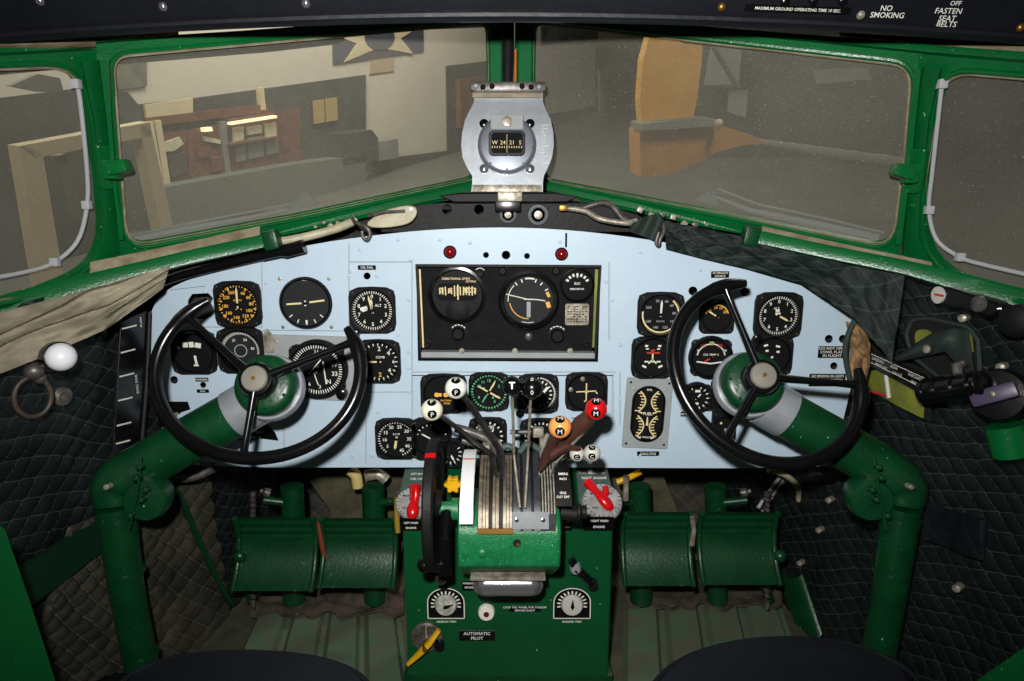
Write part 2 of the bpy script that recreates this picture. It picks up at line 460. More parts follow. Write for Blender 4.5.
# pale strip above the header rails
trim(hdr([(-60, 36), (0, 34), (100, 31), (170, 28)], [(-60, 50), (0, 46), (100, 42), (170, 36)], [.99, 1.055, 1.125, 1.21], GASK), GASK)
trim(hdr([(1084, 44), (1024, 42), (930, 36), (840, 28)], [(1084, 60), (1024, 54), (930, 45), (840, 36)], [1.0, 1.07, 1.17, 1.26], GASK), GASK)
# centre post: two green flanges and a black tube between them
m = MB(); m.prism([P(u, v, 1.44) for u, v in [(488, 14), (503, 14), (503, 110), (490, 110)]], (0, -.03, 0), ch=.004); trim(m, GREENM)
m = MB(); m.prism([P(u, v, 1.44) for u, v in [(517, 14), (533, 14), (532, 110), (517, 110)]], (0, -.03, 0), ch=.004); trim(m, GREENM)
# sills: heavy rounded rail below the side windows running to the coaming
def sill(side):
    s = -1 if side == 'l' else 1
    def q(u): return u if side == 'l' else 1022-u
    mb = MB()
    pts = [(-70, 322, 1.0), (0, 306, 1.06), (60, 290, 1.11), (120, 274, 1.165), (200, 255, 1.22), (275, 239, 1.28)]
    rings = []
    for u, v, Y in pts:
        dv = 0 if side == 'l' else (u < 150)*-3-4
        c = P(q(u), v+dv, Y); k = .016+.004*(u < 100)
        rings.append([c+V((0, y_, z_)) for y_, z_ in [(.012, k*.8), (-.008, k*.8), (-.0125, k*.55), (-.0125+.003, -k*.1), (-.0105, -k*.65), (-.004, -k*.8), (.012, -k*.8)]])
    mb.rings(rings)
    o = trim(mb, GREEN)
    # clamp block at the inner end
    mb = MB(); c = P(q(272), 240 if side == 'l' else 236, 1.27); mb.box(c, (.028, .03, .036), .006, Matrix.Rotation(R(12*s), 3, 'Y')); trim(mb, GREEN2)
    # dusty ledge between the two rails
    mb = MB(); 
    A = [(90, 262, 1.16), (160, 248, 1.22), (260, 226, 1.32)]; B = [(90, 272, 1.15), (160, 262, 1.2), (260, 238, 1.29)]
    mb.rings([[P(q(a[0]), a[1], a[2]), P(q(b[0]), b[1], b[2]), P(q(b[0]), b[1]+4, b[2]), P(q(a[0]), a[1]+3, a[2]+.02)] for a, b in zip(A, B)])
    trim(mb, GASK)
    # lower windscreen rail
    mb = MB(); rings = []
    for u, v, Y in [(120, 262, 1.21), (200, 245, 1.29), (275, 229.5, 1.36), (370, 209, 1.44), (472, 188, 1.53), (500, 184, 1.55)]:
        c = P(q(u), v-(1 if side == 'r' else 0), Y)
        rings.append([c+V((0, .014, .011)), c+V((0, -.006, .011)), c+V((0, -.01, .006)), c+V((0, -.01, -.009)), c+V((0, .014, -.012))])
    mb.rings(rings); trim(mb, GREEN)
sill('l'); sill('r')

# quilted side walls -------------------------------------------------------
def quilt(f, n, W, H, amp, pitch, seedv=0, ang=35, wr=.006, asp=1.):
    """surface f(s,t) displaced along n into diamond quilting"""
    ca, sa = cos(R(ang)), sin(R(ang))
    def g(s, t):
        x, y = s*W, t*H*asp
        wob = NZ.noise(V((x*5, y*5, seedv)))*.018
        a = (x*ca+y*sa+wob)/pitch*pi; b = (x*ca-y*sa-wob)/pitch*pi
        h = (min(1, abs(sin(a))*1.6)*min(1, abs(sin(b))*1.6))**.7
        w = NZ.noise(V((x*9, y*9, seedv+3)))*wr+NZ.noise(V((x*28, y*28, seedv+5)))*wr*.35
        nn = n(s, t) if callable(n) else n
        return f(s, t)+nn*(h*amp+w)
    def qf(s, t):
        x, y = s*W, t*H*asp; wob = NZ.noise(V((x*5, y*5, seedv)))*.018
        return ((x*ca+y*sa+wob)/pitch, (x*ca-y*sa-wob)/pitch, 0)
    g.q = qf
    return g
def xwall(Y):
    pts = [(.2, .86), (.9, .80), (1.3, .735), (1.6, .68), (1.95, .60)]
    for (a, x0), (b, x1) in zip(pts, pts[1:]):
        if Y <= b: return x0+(x1-x0)*(Y-a)/(b-a)
    return .6
for side, s in (('left', -1), ('right', 1)):
    def base(a, t, s=s):
        Y = .2+1.75*a; top = .79+.10*min(1, max(0, (Y-.95)/.35))
        z = top*(1-t)-.01
        return V((s*(xwall(Y)-.05*(t-.35)**2), Y, z))
    g = quilt(base, V((-s, 0, 0)), 1.75, .85, .0042, .029, 2 if s < 0 else 9, 60, .009)
    mb = MB(); mb.grid(g, 330, 170)
    o = mb.build('wall_'+side, QUILT, ang=80); struct(o)
    md = o.modifiers.new('thickness', 'SOLIDIFY'); md.thickness = .012; md.offset = -s*0
mb = MB(); mb.grid(quilt(lambda a, t: V((-.64+1.28*a, 1.95-.10*t, .62*(1-t)-.01)), V((0, -1, 0)), 1.28, .6, .007, .04, 4, 50, .006), 130, 60)
o = struct(mb.build('wall_front', QUILTB, ang=80)); md = o.modifiers.new('thickness', 'SOLIDIFY'); md.thickness = .012
# floor
mb = MB(); mb.box((0, 1.05, -.02), (1.74, 1.84, .04), .002); o = struct(mb.build('floor', DIRT))
# roof and rear bulkhead close the cockpit
mb = MB()
def roof(a, t):
    x = -.86+1.72*a; Y = -.25+1.28*t
    return V((x, Y, 1.44-.05*t**2-.16*abs(x/.86)**2.4))
mb.slab(roof, lambda a, t: roof(a, t)+V((0, 0, .02)), 24, 8); struct(mb.build('ceiling', OVERH))
mb = MB(); mb.box((0, -.28, .7), (1.74, .03, 1.45), .002); struct(mb.build('wall_back', GREEN2))
for side, s in (('left', -1), ('right', 1)):
    mb = MB(); mb.box((s*.865, .29, .68), (.02, 1.27, 1.40), .002); tn[0] += 0; trim(mb, GREEN2)
# dark skin between the roof edge and the window headers
mb = MB(); rings = []
for u, vv, Y in [(-60, 40, 1.0), (100, 33, 1.17), (345, 22, 1.38), (511, 15, 1.45), (680, 22, 1.38), (924, 36, 1.17), (1084, 48, 1.0)]:
    A = P(u, vv, Y+.02); B = V((A.x*.93, Y-.25, A.z+.10)); rings.append([A, A+V((0, .012, .012)), B+V((0, 0, .012)), B])
mb.rings(rings); trim(mb, HOLE)
# nose structure behind the panel: dark bulkhead under the windscreen
mb = MB(); rings = []
for u, vv, Y in [(118, 268, 1.24), (275, 238, 1.38), (400, 212, 1.48), (511, 194, 1.56), (622, 212, 1.48), (747, 236, 1.38), (904, 266, 1.24)]:
    A = P(u, vv-4, max(Y+.03, 1.345)); B = V((A.x*.97, A.y+.0, A.z-.30)); rings.append([A, B, B+V((0, .01, 0)), A+V((0, .01, 0))])
mb.rings(rings); trim(mb, BLKW)

# overhead panel -----------------------------------------------------------
ov = thing('overhead_panel', 'black overhead panel roll with screws and lettered placards above the windscreen', 'panel', P(511, 0, 1.02))
def bot(u):   # px height of its lower edge
    x = (u-505)/520; return 21.5+22*abs(x)**1.9
mb = rel(ov); rings = []
for i in range(-3, 39):
    u = i*30; v0 = bot(u)
    c = P(u, v0-8, 1.09-.04*((u-511)/511)**2)
    dirs = []
    pr = [(.05, .022), (.0, -.0125), (-.008, -.011), (-.0135, -.007), (-.0135, -.002), (-.010, .001), (-.013, .004), (-.0438, .060), (-.0797, .125), (-.02, .135), (.05, .13)]
    rings.append([c+V((0, a, b)) for a, b in pr])
mb.rings(rings, cap=True); mb.build('panel_shell', OVERH, ov)
def ovp(u, v):
    Y0 = 1.09-.04*((u-511)/511)**2; c = P(u, bot(u)-8, Y0)
    # march on the sloping face
    best = None
    a, b = c+V((0, -.013, .004)), c+V((0, -.0797, .125))
    for i in range(200):
        q = a.lerp(b, i/199); d = q-CAM
        r = ray(u, v); e = abs(d.z/d.y-r.z/r.y)
        if best is None or e < best[0]: best = (e, q)
    return best[1]
sl = V((0, -.0667, .121)).normalized(); nrm = V((0, -.121, -.0667)).normalized()
Mo = Matrix((( 1, 0, 0), (0, -nrm.y, sl.y), (0, -nrm.z, sl.z))).to_4x4()
for u, v, mt in [(6, 14, CHR), (171, 7, CHR), (310, 4, CHR), (718, 7, BRASS), (1013, 28, BRASS), (56, 1, CHR), (855, 15, ALUM)]:
    p = ovp(u, v); q = rel(ov); q.lathe([(.0002, .0045), (.003, .004), (.0055, .0022), (.0062, 0)], p, nrm, 14); q.build('screw', mt, ov)
for u, v in [(777, 1), (804, 0), (832, 0)]:
    p = ovp(u, v); q = rel(ov); q.lathe([(.006, 0), (.006, .008), (.004, .0095), (.0002, .0095)], p, nrm, 14); q.build('switch_nut', BLKG, ov)
def onm(u):
    Z = Matrix.Rotation(-math.atan(.16*(u-511)/511), 3, 'Z'); return Z
def otext(t, u, v, size, q=None, **k):
    Z = onm(u); p = ovp(u, v)+(Z @ nrm)*.0022; q = q or rel(ov); q.text(t, size, M=TL(p) @ Z.to_4x4() @ Mo @ Matrix.Rotation(R(k.get('a', 0)), 4, 'Y'), bold=.008, sx=k.get('sx', 1.)); return q
p0 = ovp(792, 9)
q = rel(ov); q.box(p0+nrm*.0012, (.150, .0012, .010), rot=onm(792) @ Mo.to_3x3() @ Matrix.Rotation(R(3.2), 3, 'Y')); q.build('placard', BLKG, ov)
otext('MAXIMUM GROUND OPERATING TIME 10 SEC.', 792, 9, .0058, a=3.2, sx=1.).build('lettering', WHITE, ov)
q = otext('NO', 877, 8, .0105, a=3)
otext('SMOKING', 880, 15, .0105, q=q, a=3); q.build('no_smoking_lettering', WHITE, ov)
q = otext('OFF', 941, 3, .0085, a=3)
for i, tx in enumerate(['FASTEN', 'SEAT', 'BELTS']):
    otext(tx, 937+i*1.5, 11+i*7, .0105, q=q, a=3)
q.build('fasten_seat_belts_lettering', WHITE, ov)
# stitched edge of the padded roll
q = rel(ov)
q.tube([P(u, bot(u)-10-.5*sin(u*.11), 1.076-.04*((u-511)/511)**2) for u in range(-60, 1090, 30)], .0007, 5); q.build('edge_seam', BLKW, ov)

# window catches, defroster tubes, wipers
for (u, v, pl, l, s) in ((112, 168, SL, 'left', 1), (910, 172, SR, 'right', -1)):
    t = thing('window_latch', 'green window latch on the %s windscreen corner post' % l, 'latch', pl.hit(u, v, .014))
    q = rel(t); plate(q, pl, rpoly([(u-15*s, v-23), (u+2*s, v-23), (u+9*s, v+22), (u-9*s, v+22)], 4), .008, .016, ch=.002); q.build('latch_plate', GREEN, t)
    q = rel(t); a = pl.hit(u-2*s, v+2, .02); b = WL.hit(u+13*s, v-2, .045) if l == 'left' else WR.hit(u+13*s, v-2, .045)
    q.box(a.lerp(b, .62), (.034, .026, .021), .005, Matrix.Rotation(R(-14*s), 3, 'Y')); q.build('latch_lever', GREEN, t)
    q = rel(t); q.box(a.lerp(b, .15), (.022, .024, .032), .005); q.build('latch_base', GREEN, t)
for pl, pts, l in ((SL, [(76, 84), (80, 100), (87, 170), (87, 205), (78, 240), (55, 262), (25, 272), (-30, 282)], 'left'),
                   (SR, [(942, 84), (938, 120), (932, 175), (929, 210), (937, 240), (960, 257), (985, 265), (1060, 282)], 'right')):
    t = thing('defroster_tube', 'grey plastic defroster tube curving inside the %s side window' % l, 'tube', pl.hit(*pts[0]))
    q = rel(t); q.tube(smooth([pl.hit(u, v, .004) for u, v in pts], 6), .0034, 8); q.build('tube', PIPE, t)
    for k in (3, 5, 0):
        u, v = pts[k]; q = rel(t); q.box(pl.hit(u, v, .004), (.013, .012, .014), .002); q.build('clip', PIPE, t)
GREYO = mat('weathered_wiper_grey', (120, 128, 132), .6, metal=.3)
for pl, arm, tri, l in ((WL, [(130, 242), (180, 231), (250, 218), (296, 208)], [(286, 212), (308, 193), (320, 205)], 'left'),
                        (WR, [(878, 240), (820, 226), (750, 211), (712, 196)], [(694, 201), (708, 191), (722, 206)], 'right')):
    t = thing('windscreen_wiper', 'grey windscreen wiper resting along the bottom of the %s windscreen outside' % l, 'wiper', pl.hit(*arm[1], -.05))
    q = rel(t); q.tube([pl.hit(u, v, -.05) for u, v in arm], [.011, .009, .006, .003], 8); q.build('blade', GREYO, t)
    q = rel(t); q.tube([pl.hit(u+6, v-7, -.07) for u, v in arm], .0028, 8); q.build('wiper_arm', GREYO, t)
    q = rel(t); plate(q, pl, tri, -.062, -.045); q.build('pivot_cover', GREYO, t)
# ------------------------------------------------------------------ instrument panel
def pn(u, v):
    p = P(u, v, YP); return (p.x, p.z)
out = [(182, 465), (166, 440), (156, 405), (150, 365), (148, 332), (153, 308), (166, 291), (196, 277), (250, 259), (310, 245), (370, 236), (430, 230), (500, 227.5), (565, 230), (630, 237),
       (690, 247), (740, 258), (800, 270), (835, 284), (856, 304), (862, 330), (856, 365), (848, 400), (838, 440), (828, 466), (505, 467)]
def hole(u, v, r, n=14): return [pn(u+r*cos(2*pi*i/n), v+r*sin(2*pi*i/n)) for i in range(n)]
radio = [pn(416, 264), pn(601, 265), pn(598, 362), pn(418, 361)]
holes = [hole(367, 276, 3.6), hole(174, 380, 4), hole(203, 385, 3.2), hole(486, 255, 3), hole(506, 255, 4.4), hole(527, 256, 3), hole(693, 291, 4.6), hole(745, 292, 4.6),
         hole(829, 339, 4.2), hole(843, 339, 4.2), hole(834, 366, 3.8),
         [pn(*p) for p in [(188, 300), (192, 294), (208, 293), (213, 298), (211, 303), (213, 308), (212, 316), (204, 320), (194, 319), (187, 312)]], radio]
pl0 = thing('instrument_panel', 'pale blue sheet metal instrument panel spanning the cockpit under the windscreen', 'panel', V((0, YP, .75)))
mb = rel(pl0)
mb.prism([V((x, YP+.003, z)) for x, z in [pn(*p) for p in smooth([(a, b, 0) for a, b in out], 3, True) and [(q.x, q.y) for q in smooth([(a, b, 0) for a, b in out], 3, True)]]],
         (0, -.003, 0), [[V((x, YP+.003, z)) for x, z in h] for h in holes])
# raised rivets
rv = [(205, 292), (214, 290), (266, 283), (351, 272), (262, 330), (268, 376), (349, 276), (377, 276), (398, 335), (398, 375), (398, 240), (405, 420), (263, 410), (286, 414), (340, 418),
      (378, 412), (225, 285), (183, 440), (320, 455), (352, 456), (300, 447), (388, 462), (620, 345), (620, 400), (612, 300), (640, 252), (700, 270), (800, 455), (812, 430), (786, 440), (795, 450),
      (790, 420), (409, 352), (409, 368), (409, 300), (409, 392), (411, 260), (606, 282), (610, 420), (640, 455), (566, 456), (594, 455), (600, 458), (372, 456), (360, 250), (440, 240), (560, 242), (470, 243)]
for u, v in rv:
    x, z = pn(u, v); mb.lathe([(.0001, .0022), (.0022, .0018), (.0034, .0003), (.0034, 0)], (x, YP-.0, z), n=10)
mb.build('panel_sheet', BLUE, pl0)
# removable plates laid on the sheet, their edges read as seams
def overlay(pts, r=3):
    q = rel(pl0); q.prism([V((x, YP+.0, z)) for x, z in [pn(*p) for p in rpoly(pts, r, 2)]], (0, -.0014, 0), ch=.0006); q.build('cover_plate', BLUE, pl0)
def seam(a, b, w=.0011):
    A = P(*a, YP-.0004); B = P(*b, YP-.0004); q = rel(pl0); q.tube([A, B], w*.7, 4); return q.build('seam', GREYP, pl0)
for a, b in [((262, 262), (262, 330)), ((262, 330), (349, 331)), ((349, 243), (349, 331)), ((196, 327), (262, 327)), ((264, 330), (264, 412)), ((412, 262), (412, 372)),
             ((412, 372), (412, 462)), ((366, 392), (411, 392)), ((366, 392), (366, 463)), ((620, 372), (620, 425)), ((609, 262), (609, 340)), ((412, 372), (616, 372)),
             ((284, 410), (284, 463)), ((170, 290), (205, 286)), ((349, 262), (412, 262)), ((613, 374), (613, 424))]:
    seam(a, b)
mb = rel(pl0); x, z = pn(566, 240); mb.box((x, YP-.002, z), (.0035, .003, .026)); mb.build('slot', HOLE, pl0)
# dark backing box behind the holes
mb = rel(pl0); a = pn(150, 470); b = pn(855, 245); mb.box(((a[0]+b[0])/2, YP+.115, (a[1]+b[1])/2-.02), (b[0]-a[0]-.06, .01, b[1]-a[1]-.03)); mb.build('backing_board', HOLE, pl0)
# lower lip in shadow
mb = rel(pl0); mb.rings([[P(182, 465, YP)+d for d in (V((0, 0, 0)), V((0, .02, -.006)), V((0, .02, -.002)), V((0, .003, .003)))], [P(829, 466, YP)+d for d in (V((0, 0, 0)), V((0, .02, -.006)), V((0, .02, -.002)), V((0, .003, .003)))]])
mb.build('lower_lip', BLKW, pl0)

def placard(u, v, w, h, lines, label, a=0., size=None, pts=None, th=.0012, m=None, Y=YP, off=.0):
    s = SC(v, Y)
    o = thing('placard', label, 'placard', P(u, v, Y)+V((0, -off, 0)), group=None)
    q = MB(); 
    if pts: q.pp([((x-u)*s, (v-y)*s) for x, y in pts], 0, -th)
    else: q.pp(rrect(w*s, h*s, .001, 2), 0, -th)
    q.build('plate', m or BLKG, o)
    n = len(lines); q = MB()
    for i, t in enumerate(lines):
        if isinstance(t, tuple): t, dx = t
        else: dx = 0
        sz = (size or h/(n+.35)*.9)*s*1.05
        q.text(t, sz, (dx*s, ((n-1)/2-i)*h*s/(n+.2)), -th-.0004, a, bold=.01, sx=min(1.1, w*s*.92/(max(1, len(t))*sz*.6)))
    q.build('lettering', WHITE, o); return o

def scr(parent, x, z, y, r=.0022, m=None):
    q = MB(); q.lathe([(r, 0), (r, .0008), (r*.7, .0014), (.0001, .0015)], (x, y, z), n=10); q.build('screw', m or STEEL, parent)

MK = [WHITE, CREAM, ORNG, GRNM, REDM, GREYP]
def gauge(name, label, cat, u, v, w, h=None, shape='sq', dr=None, ticks=(), nums=(), texts=(), arcs=(), needles=(), lines=(), group=None, dial=None, casem=None, th=.010,
          screws=True, col=0, dx=0, dz=0, glassy=True, Y=YP, blobs=(), rot=0):
    """an instrument seen face on; sizes in photo px at the panel"""
    h = h or w; s = SC(v, Y); dr = dr or min(w, h)*.42
    o = thing(name, label, cat, P(u, v, Y)+V((0, -.0014, 0)), group=group)
    if rot: o.rotation_euler = (0, R(rot), 0)
    q = MB()
    if shape == 'sq': pol = []; k = .17; W, H = w/2, h/2
    if shape == 'sq':
        # flat sides bulging slightly, cut corners
        pts = [(W*.62, H), (W*.93, H*.86), (W, H*.6), (W*1.0, -H*.6), (W*.93, -H*.86), (W*.62, -H), (-W*.62, -H), (-W*.93, -H*.86), (-W, -H*.6), (-W, H*.6), (-W*.93, H*.86), (-W*.62, H), (0, H*1.03)]
    elif shape == 'round': pts = circ(w/2, 36)
    elif shape == 'ears':
        pts = []
        for i in range(72):
            a = 2*pi*i/72; d = min(abs((math.degrees(a)-c+180) % 360-180) for c in (42, 138, 222, 318))
            r = w/2*(1+.13*max(0, 1-(d/13)**2)); pts.append((r*cos(a), r*sin(a)))
    elif shape == 'sqr': pts = rrect(w, h, min(w, h)*.16)
    q.pp([(x*s, z*s) for x, z in pts], .012, -th, [circ(dr*s, 32, dx*s, dz*s)], ch=.0022)
    q.build('case', casem or BLK, o)
    q = MB(); dd = min(.006, th*.55); q.lathe([(dr*s, th+.0002), (dr*s*1.07, th+.0002), (dr*s*1.05, th+.0018), (dr*s*.985, th+.0014), (dr*s*.96, th-dd*.7), (dr*s, th-dd*.7)], (dx*s, 0, dz*s), n=40, cap=False)
    q.build('bezel', BLKG, o)
    q = MB(); q.pp(circ(dr*s, 32, dx*s, dz*s), .004 if th > .005 else 0, -th+dd); dial_o = q.build('dial', dial or BLKM, o)
    yd = -th+dd-.0003
    q = MB(); c0 = V((dx, dz))
    def pol_(a, r): return (c0+V((sin(R(a))*r, cos(R(a))*r)))*s
    anym = False
    for t in ticks:      # (r0, r1, width, n, a0, a1, colour)
        r0, r1, tw, n, a0, a1 = t[:6]; q.mi = t[6] if len(t) > 6 else col
        for i in range(n):
            a = a0+(a1-a0)*i/(n-1 if abs(a1-a0) < 360 else n); q.quad(pol_(a, r0), pol_(a, r1), tw*s, yd); anym = True
    for t in nums:       # (text, angle, radius, size, colour)
        q.mi = t[4] if len(t) > 4 else col
        p = pol_(t[1], t[2]); q.text(t[0], t[3]*s*1.25, p, yd, bold=.015); anym = True
    for t in texts:      # (text, x, z, size, colour)
        q.mi = t[4] if len(t) > 4 else col
        q.text(t[0], t[3]*s*1.25, ((dx+t[1])*s, (dz+t[2])*s), yd, bold=.015); anym = True
    for t in arcs:       # (r, width, a0, a1, colour)
        r, aw, a0, a1 = t[:4]; q.mi = t[4] if len(t) > 4 else col; n = max(4, int(abs(a1-a0)/8))
        for i in range(n):
            b0, b1 = a0+(a1-a0)*i/n, a0+(a1-a0)*(i+1)/n
            A, B, D, E = pol_(b0, r-aw/2), pol_(b0, r+aw/2), pol_(b1, r+aw/2), pol_(b1, r-aw/2)
            q.f([q.v((k.x, yd, k.y)) for k in (A, B, D, E)]); anym = True
    for t in lines:      # (x0,z0,x1,z1,width,colour)
        q.mi = t[5] if len(t) > 5 else col
        q.quad(V((dx+t[0], dz+t[1]))*s, V((dx+t[2], dz+t[3]))*s, t[4]*s, yd-.0002); anym = True
    for t in blobs:      # (x,z,r,colour)
        q.mi = t[3]; k = circ(t[2]*s, 14, (dx+t[0])*s, (dz+t[1])*s); q.f([q.v((x, yd-.0001, z)) for x, z in k]); anym = True
    if anym: q.build('dial_marking', MK, dial_o)
    else: q.bm.free()
    for t in needles:    # (angle, length, width, tail, colour[, cx, cz])
        a, L, nw, tl = t[:4]; c = t[4] if len(t) > 4 else col; cx, cz = (t[5], t[6]) if len(t) > 6 else (0, 0)
        q = MB(); d = V((sin(R(a)), cos(R(a)))); n = V((d.y, -d.x)); o0 = V((dx+cx, dz+cz))
        pts2 = [o0+d*L, o0+d*L*.75+n*nw*.5, o0+n*nw*.4, o0-d*tl+n*nw*.35, o0-d*tl-n*nw*.35, o0-n*nw*.4, o0+d*L*.75-n*nw*.5]
        q.pp([(p.x*s, p.y*s) for p in pts2], yd-.0012, yd-.002); q.build('needle', MK[c], dial_o)
    if needles:
        q = MB(); cx, cz = (needles[0][5], needles[0][6]) if len(needles[0]) > 6 else (0, 0)
        q.lathe([(1.6*s, 0), (1.5*s, .0028), (.0001, .003)], ((dx+cx)*s, yd, (dz+cz)*s), n=14); q.build('needle_hub', BLKG, dial_o)
    if screws:
        for sx in (-1, 1):
            for sz in (-1, 1):
                if shape in ('sq', 'sqr'): scr(o, sx*w*.40*s, sz*h*.40*s, -th, .0018)
                elif shape == 'ears': scr(o, sx*w*.40*s, sz*w*.37*s, -th, .002)
                elif shape == 'round': scr(o, sx*w*.46*s, sz*w*.46*s, -.0, .0034, ALUM)
    return o
def knob_on(o, x, z, r, y0, y1, m=BLKG, v=340, name='knob'):
    s = SC(v); q = MB(); q.lathe([(r*s, 0), (r*s, (y1-y0)*.6), (r*s*.9, (y1-y0)*.9), (r*s*.6, y1-y0), (.0001, y1-y0)], (x*s, -y0, z*s), n=18); q.build(name, m, o)

G = 'flight instruments in the pale blue panel'
airs = gauge('airspeed_indicator', 'square black gauge with yellow numerals, top left of the panel', 'gauge', 239, 304, 46, dr=20, group=G,
      ticks=[(17.5, 19.2, .8, 40, 0, 360, 2), (15.8, 19.2, 1.3, 13, 30, 330, 2)], nums=[('40', 28, 12.5, 3.6, 2), ('60', 58, 13, 3.6, 2), ('80', 88, 13.5, 3.6, 2), ('100', 120, 12.5, 3.6, 2), ('120', 150, 13.5, 3.6, 2), ('140', 190, 13.5, 3.6, 2),
      ('160', 228, 13, 3.6, 2), ('180', 262, 13, 3.6, 2), ('220', 302, 13, 3.6, 2), ('260', 335, 13, 3.6, 2)], texts=[('KNOTS', 0, 4, 2, 2)], blobs=[(-2, -5, .6, 2), (3, -5, .6, 2)], needles=[(0, 18, 2, 4, 1)])
hor = gauge('turn_indicator', 'round black gauge with a white horizon bar, upper left of the panel', 'gauge', 306, 303, 53, shape='round', dr=24, group=G, dial=GRNB, th=.004,
      ticks=[(18, 22, 1, 5, 130, 230)], lines=[(-19, -1, -4, 0, 1.8, 1), (4, 1, 19, 3, 1.8, 1), (0, -17, 0, -21, 2)], texts=[('TURN', 0, 23.2, 1.8)], needles=[(180, 3, 2, 3, 0)])
alt1 = gauge('altimeter', 'square black altimeter between the round horizon gauge and the radio stack', 'gauge', 373, 310, 46, dr=20.5, group=G,
      ticks=[(17, 19.5, .8, 50, 0, 360)], nums=[(str(i), i*36, 14, 4.2) for i in range(10)], texts=[('ALT', 6, 5, 3)], needles=[(-13, 16, 2.2, 3, 1), (-2, 12, 1.6, 3, 0)], lines=[(-12, 1, -5, 3, 3.5), (-10, -1, -5, 1, 1.5)])
knob_on(alt1, -17, -22, 4.5, .008, .02)
lnd = gauge('glide_path_indicator', 'black gauge with a row of white blocks at the far left of the panel', 'gauge', 195, 352, 44, dr=20, group=G,
      lines=[(-10, 8, -5, 8, 5), (-4, 8, 1, 8.5, 5.5), (2, 8, 8, 7, 5), (1, -3, 2, -12, 2.4), (-1, -13, 4, -13, 1.6), (-16, 7, -14, 4, 1.5)], texts=[])
rmi = gauge('radio_compass', 'dim black gauge with fine white ticks half hidden by the left wheel spoke', 'gauge', 242, 350, 46, dr=20, group=G, dial=GRNB,
      ticks=[(16.5, 19.3, .7, 34, -75, 100)], arcs=[(6, 1, 0, 360, 5)], nums=[('21', -30, 12, 3), ('24', 25, 12, 3), ('30', 80, 12, 3)])
# grey plate around the large compass
o = thing('compass_mounting_plate', 'bare grey plate riveted around the large compass behind the left control wheel', 'plate', P(313, 368, YP)+V((0, -.0014, 0)))
s = SC(368); q = MB(); q.pp([((x-313)*s, (368-y)*s) for x, y in [(262, 333), (360, 336), (362, 403), (262, 398)]], 0, -.0022, [circ(27*s, 30, 8*s, 1*s)], ch=.0008); q.build('plate', GREYP, o)
q = MB(); q.pp([((x-313)*s, (368-y)*s) for x, y in [(264, 337), (271, 327), (278, 337), (276, 352), (268, 352)]], -.0022, -.0036, ch=.0005); q.build('corner_tab', ALUM, o)
for x, y in [(279, 341), (354, 345), (355, 396), (276, 392)]: scr(o, (x-313)*s, (368-y)*s, -.0022, .003, ALUM)
cmp1 = gauge('directional_compass', 'large round black compass gauge in the bare grey plate', 'gauge', 319, 368, 60, shape='ears', dr=26, group=G, th=.016,
      ticks=[(21.5, 25, .9, 60, 0, 360)], nums=[('N', 140, 16.5, 5), ('W', 75, 17.5, 5), ('S', -70, 17.5, 4), ('33', 105, 17.5, 5), ('11', 0, 18, 4), ('6', 210, 17.5, 4), ('3', 175, 18, 4)],
      lines=[(-9, -5, 4, 10, 1.1), (-4, -2, 0, -16, 1), (6, 8, 8, -15, 1.2)], needles=[(20, 4, 1.5, 4, 0)])
knob_on(cmp1, 24, -24, 5.5, .010, .026); knob_on(cmp1, -24, -22, 4.5, .010, .022)
clm = gauge('climb_indicator', 'square black climb gauge right of the left control wheel', 'gauge', 379, 361, 44, dr=20, group=G,
      ticks=[(16.5, 19, .9, 24, 0, 360)], nums=[('2', 5, 13, 5), ('4', 50, 13.5, 5), ('6', 90, 15, 4), ('4', 130, 14, 5), ('2', 175, 13.5, 5, 2)], texts=[('CLIMB', 2, 4.5, 2.6)], needles=[(270, 17, 1.8, 3, 1)])
rpm = gauge('tachometer', 'square black gauge numbered to 45 at the lower left, beside the trim wheel', 'gauge', 397, 438, 42, dr=19, group=G,
      ticks=[(16.3, 18.2, .8, 36, -140, 160)], nums=[('5', -130, 12, 3.6), ('10', -95, 12, 3.8), ('15', -58, 12.5, 3.8), ('20', -22, 13, 3.8), ('25', 15, 13, 3.8), ('30', 52, 13, 3.8), ('35', 90, 12.5, 3.8), ('40', 125, 13, 3.8), ('45', 158, 13, 3.8)],
      texts=[('R P M', 0, 5, 2.2)], needles=[(190, 11, 2.6, 3, 1)])
# centre row
subp = thing('centre_gauge_plate', 'pale blue inset plate carrying the centre row of gauges under the radio stack', 'plate', P(512, 412, YP)+V((0, -.0002, 0)))
s = SC(412); q = MB(); q.pp([((x-512)*s, (412-y)*s) for x, y in [(414, 374), (611, 374), (611, 425), (611, 463), (414, 463)]], 0, -.0012); q.build('plate', BLUE, subp)
for a, b in [((414, 374), (611, 374)), ((414, 374), (414, 463)), ((611, 374), (611, 415)), ((572, 418), (611, 418))]:
    q = MB(); q.pp([((a[0]-512)*s-.0008, (412-a[1])*s-.0008), ((b[0]-512)*s+.0008, (412-a[1])*s-.0008 if a[1] == b[1] else (412-b[1])*s), ((b[0]-512)*s+.0008, (412-b[1])*s+.0008), ((a[0]-512)*s-.0008, (412-a[1])*s+.0008)], -.0012, -.0022)
    q.build('plate_edge', BLKW, subp)
gA = gauge('suction_gauge', 'black gauge with an orange bar behind the white propeller knobs', 'gauge', 444, 393, 46, 40, dr=19, group=G,
      lines=[(-7, -1, -2, -1, 3.4, 2), (0, -1, 6, -1, 3.4, 2)], blobs=[(-7, -1, 2.4, 2), (2, -1, 2.4, 2)], texts=[('SUCTION', 2, -7, 2, 2), ('PRESS', 3, -10, 2, 2)])
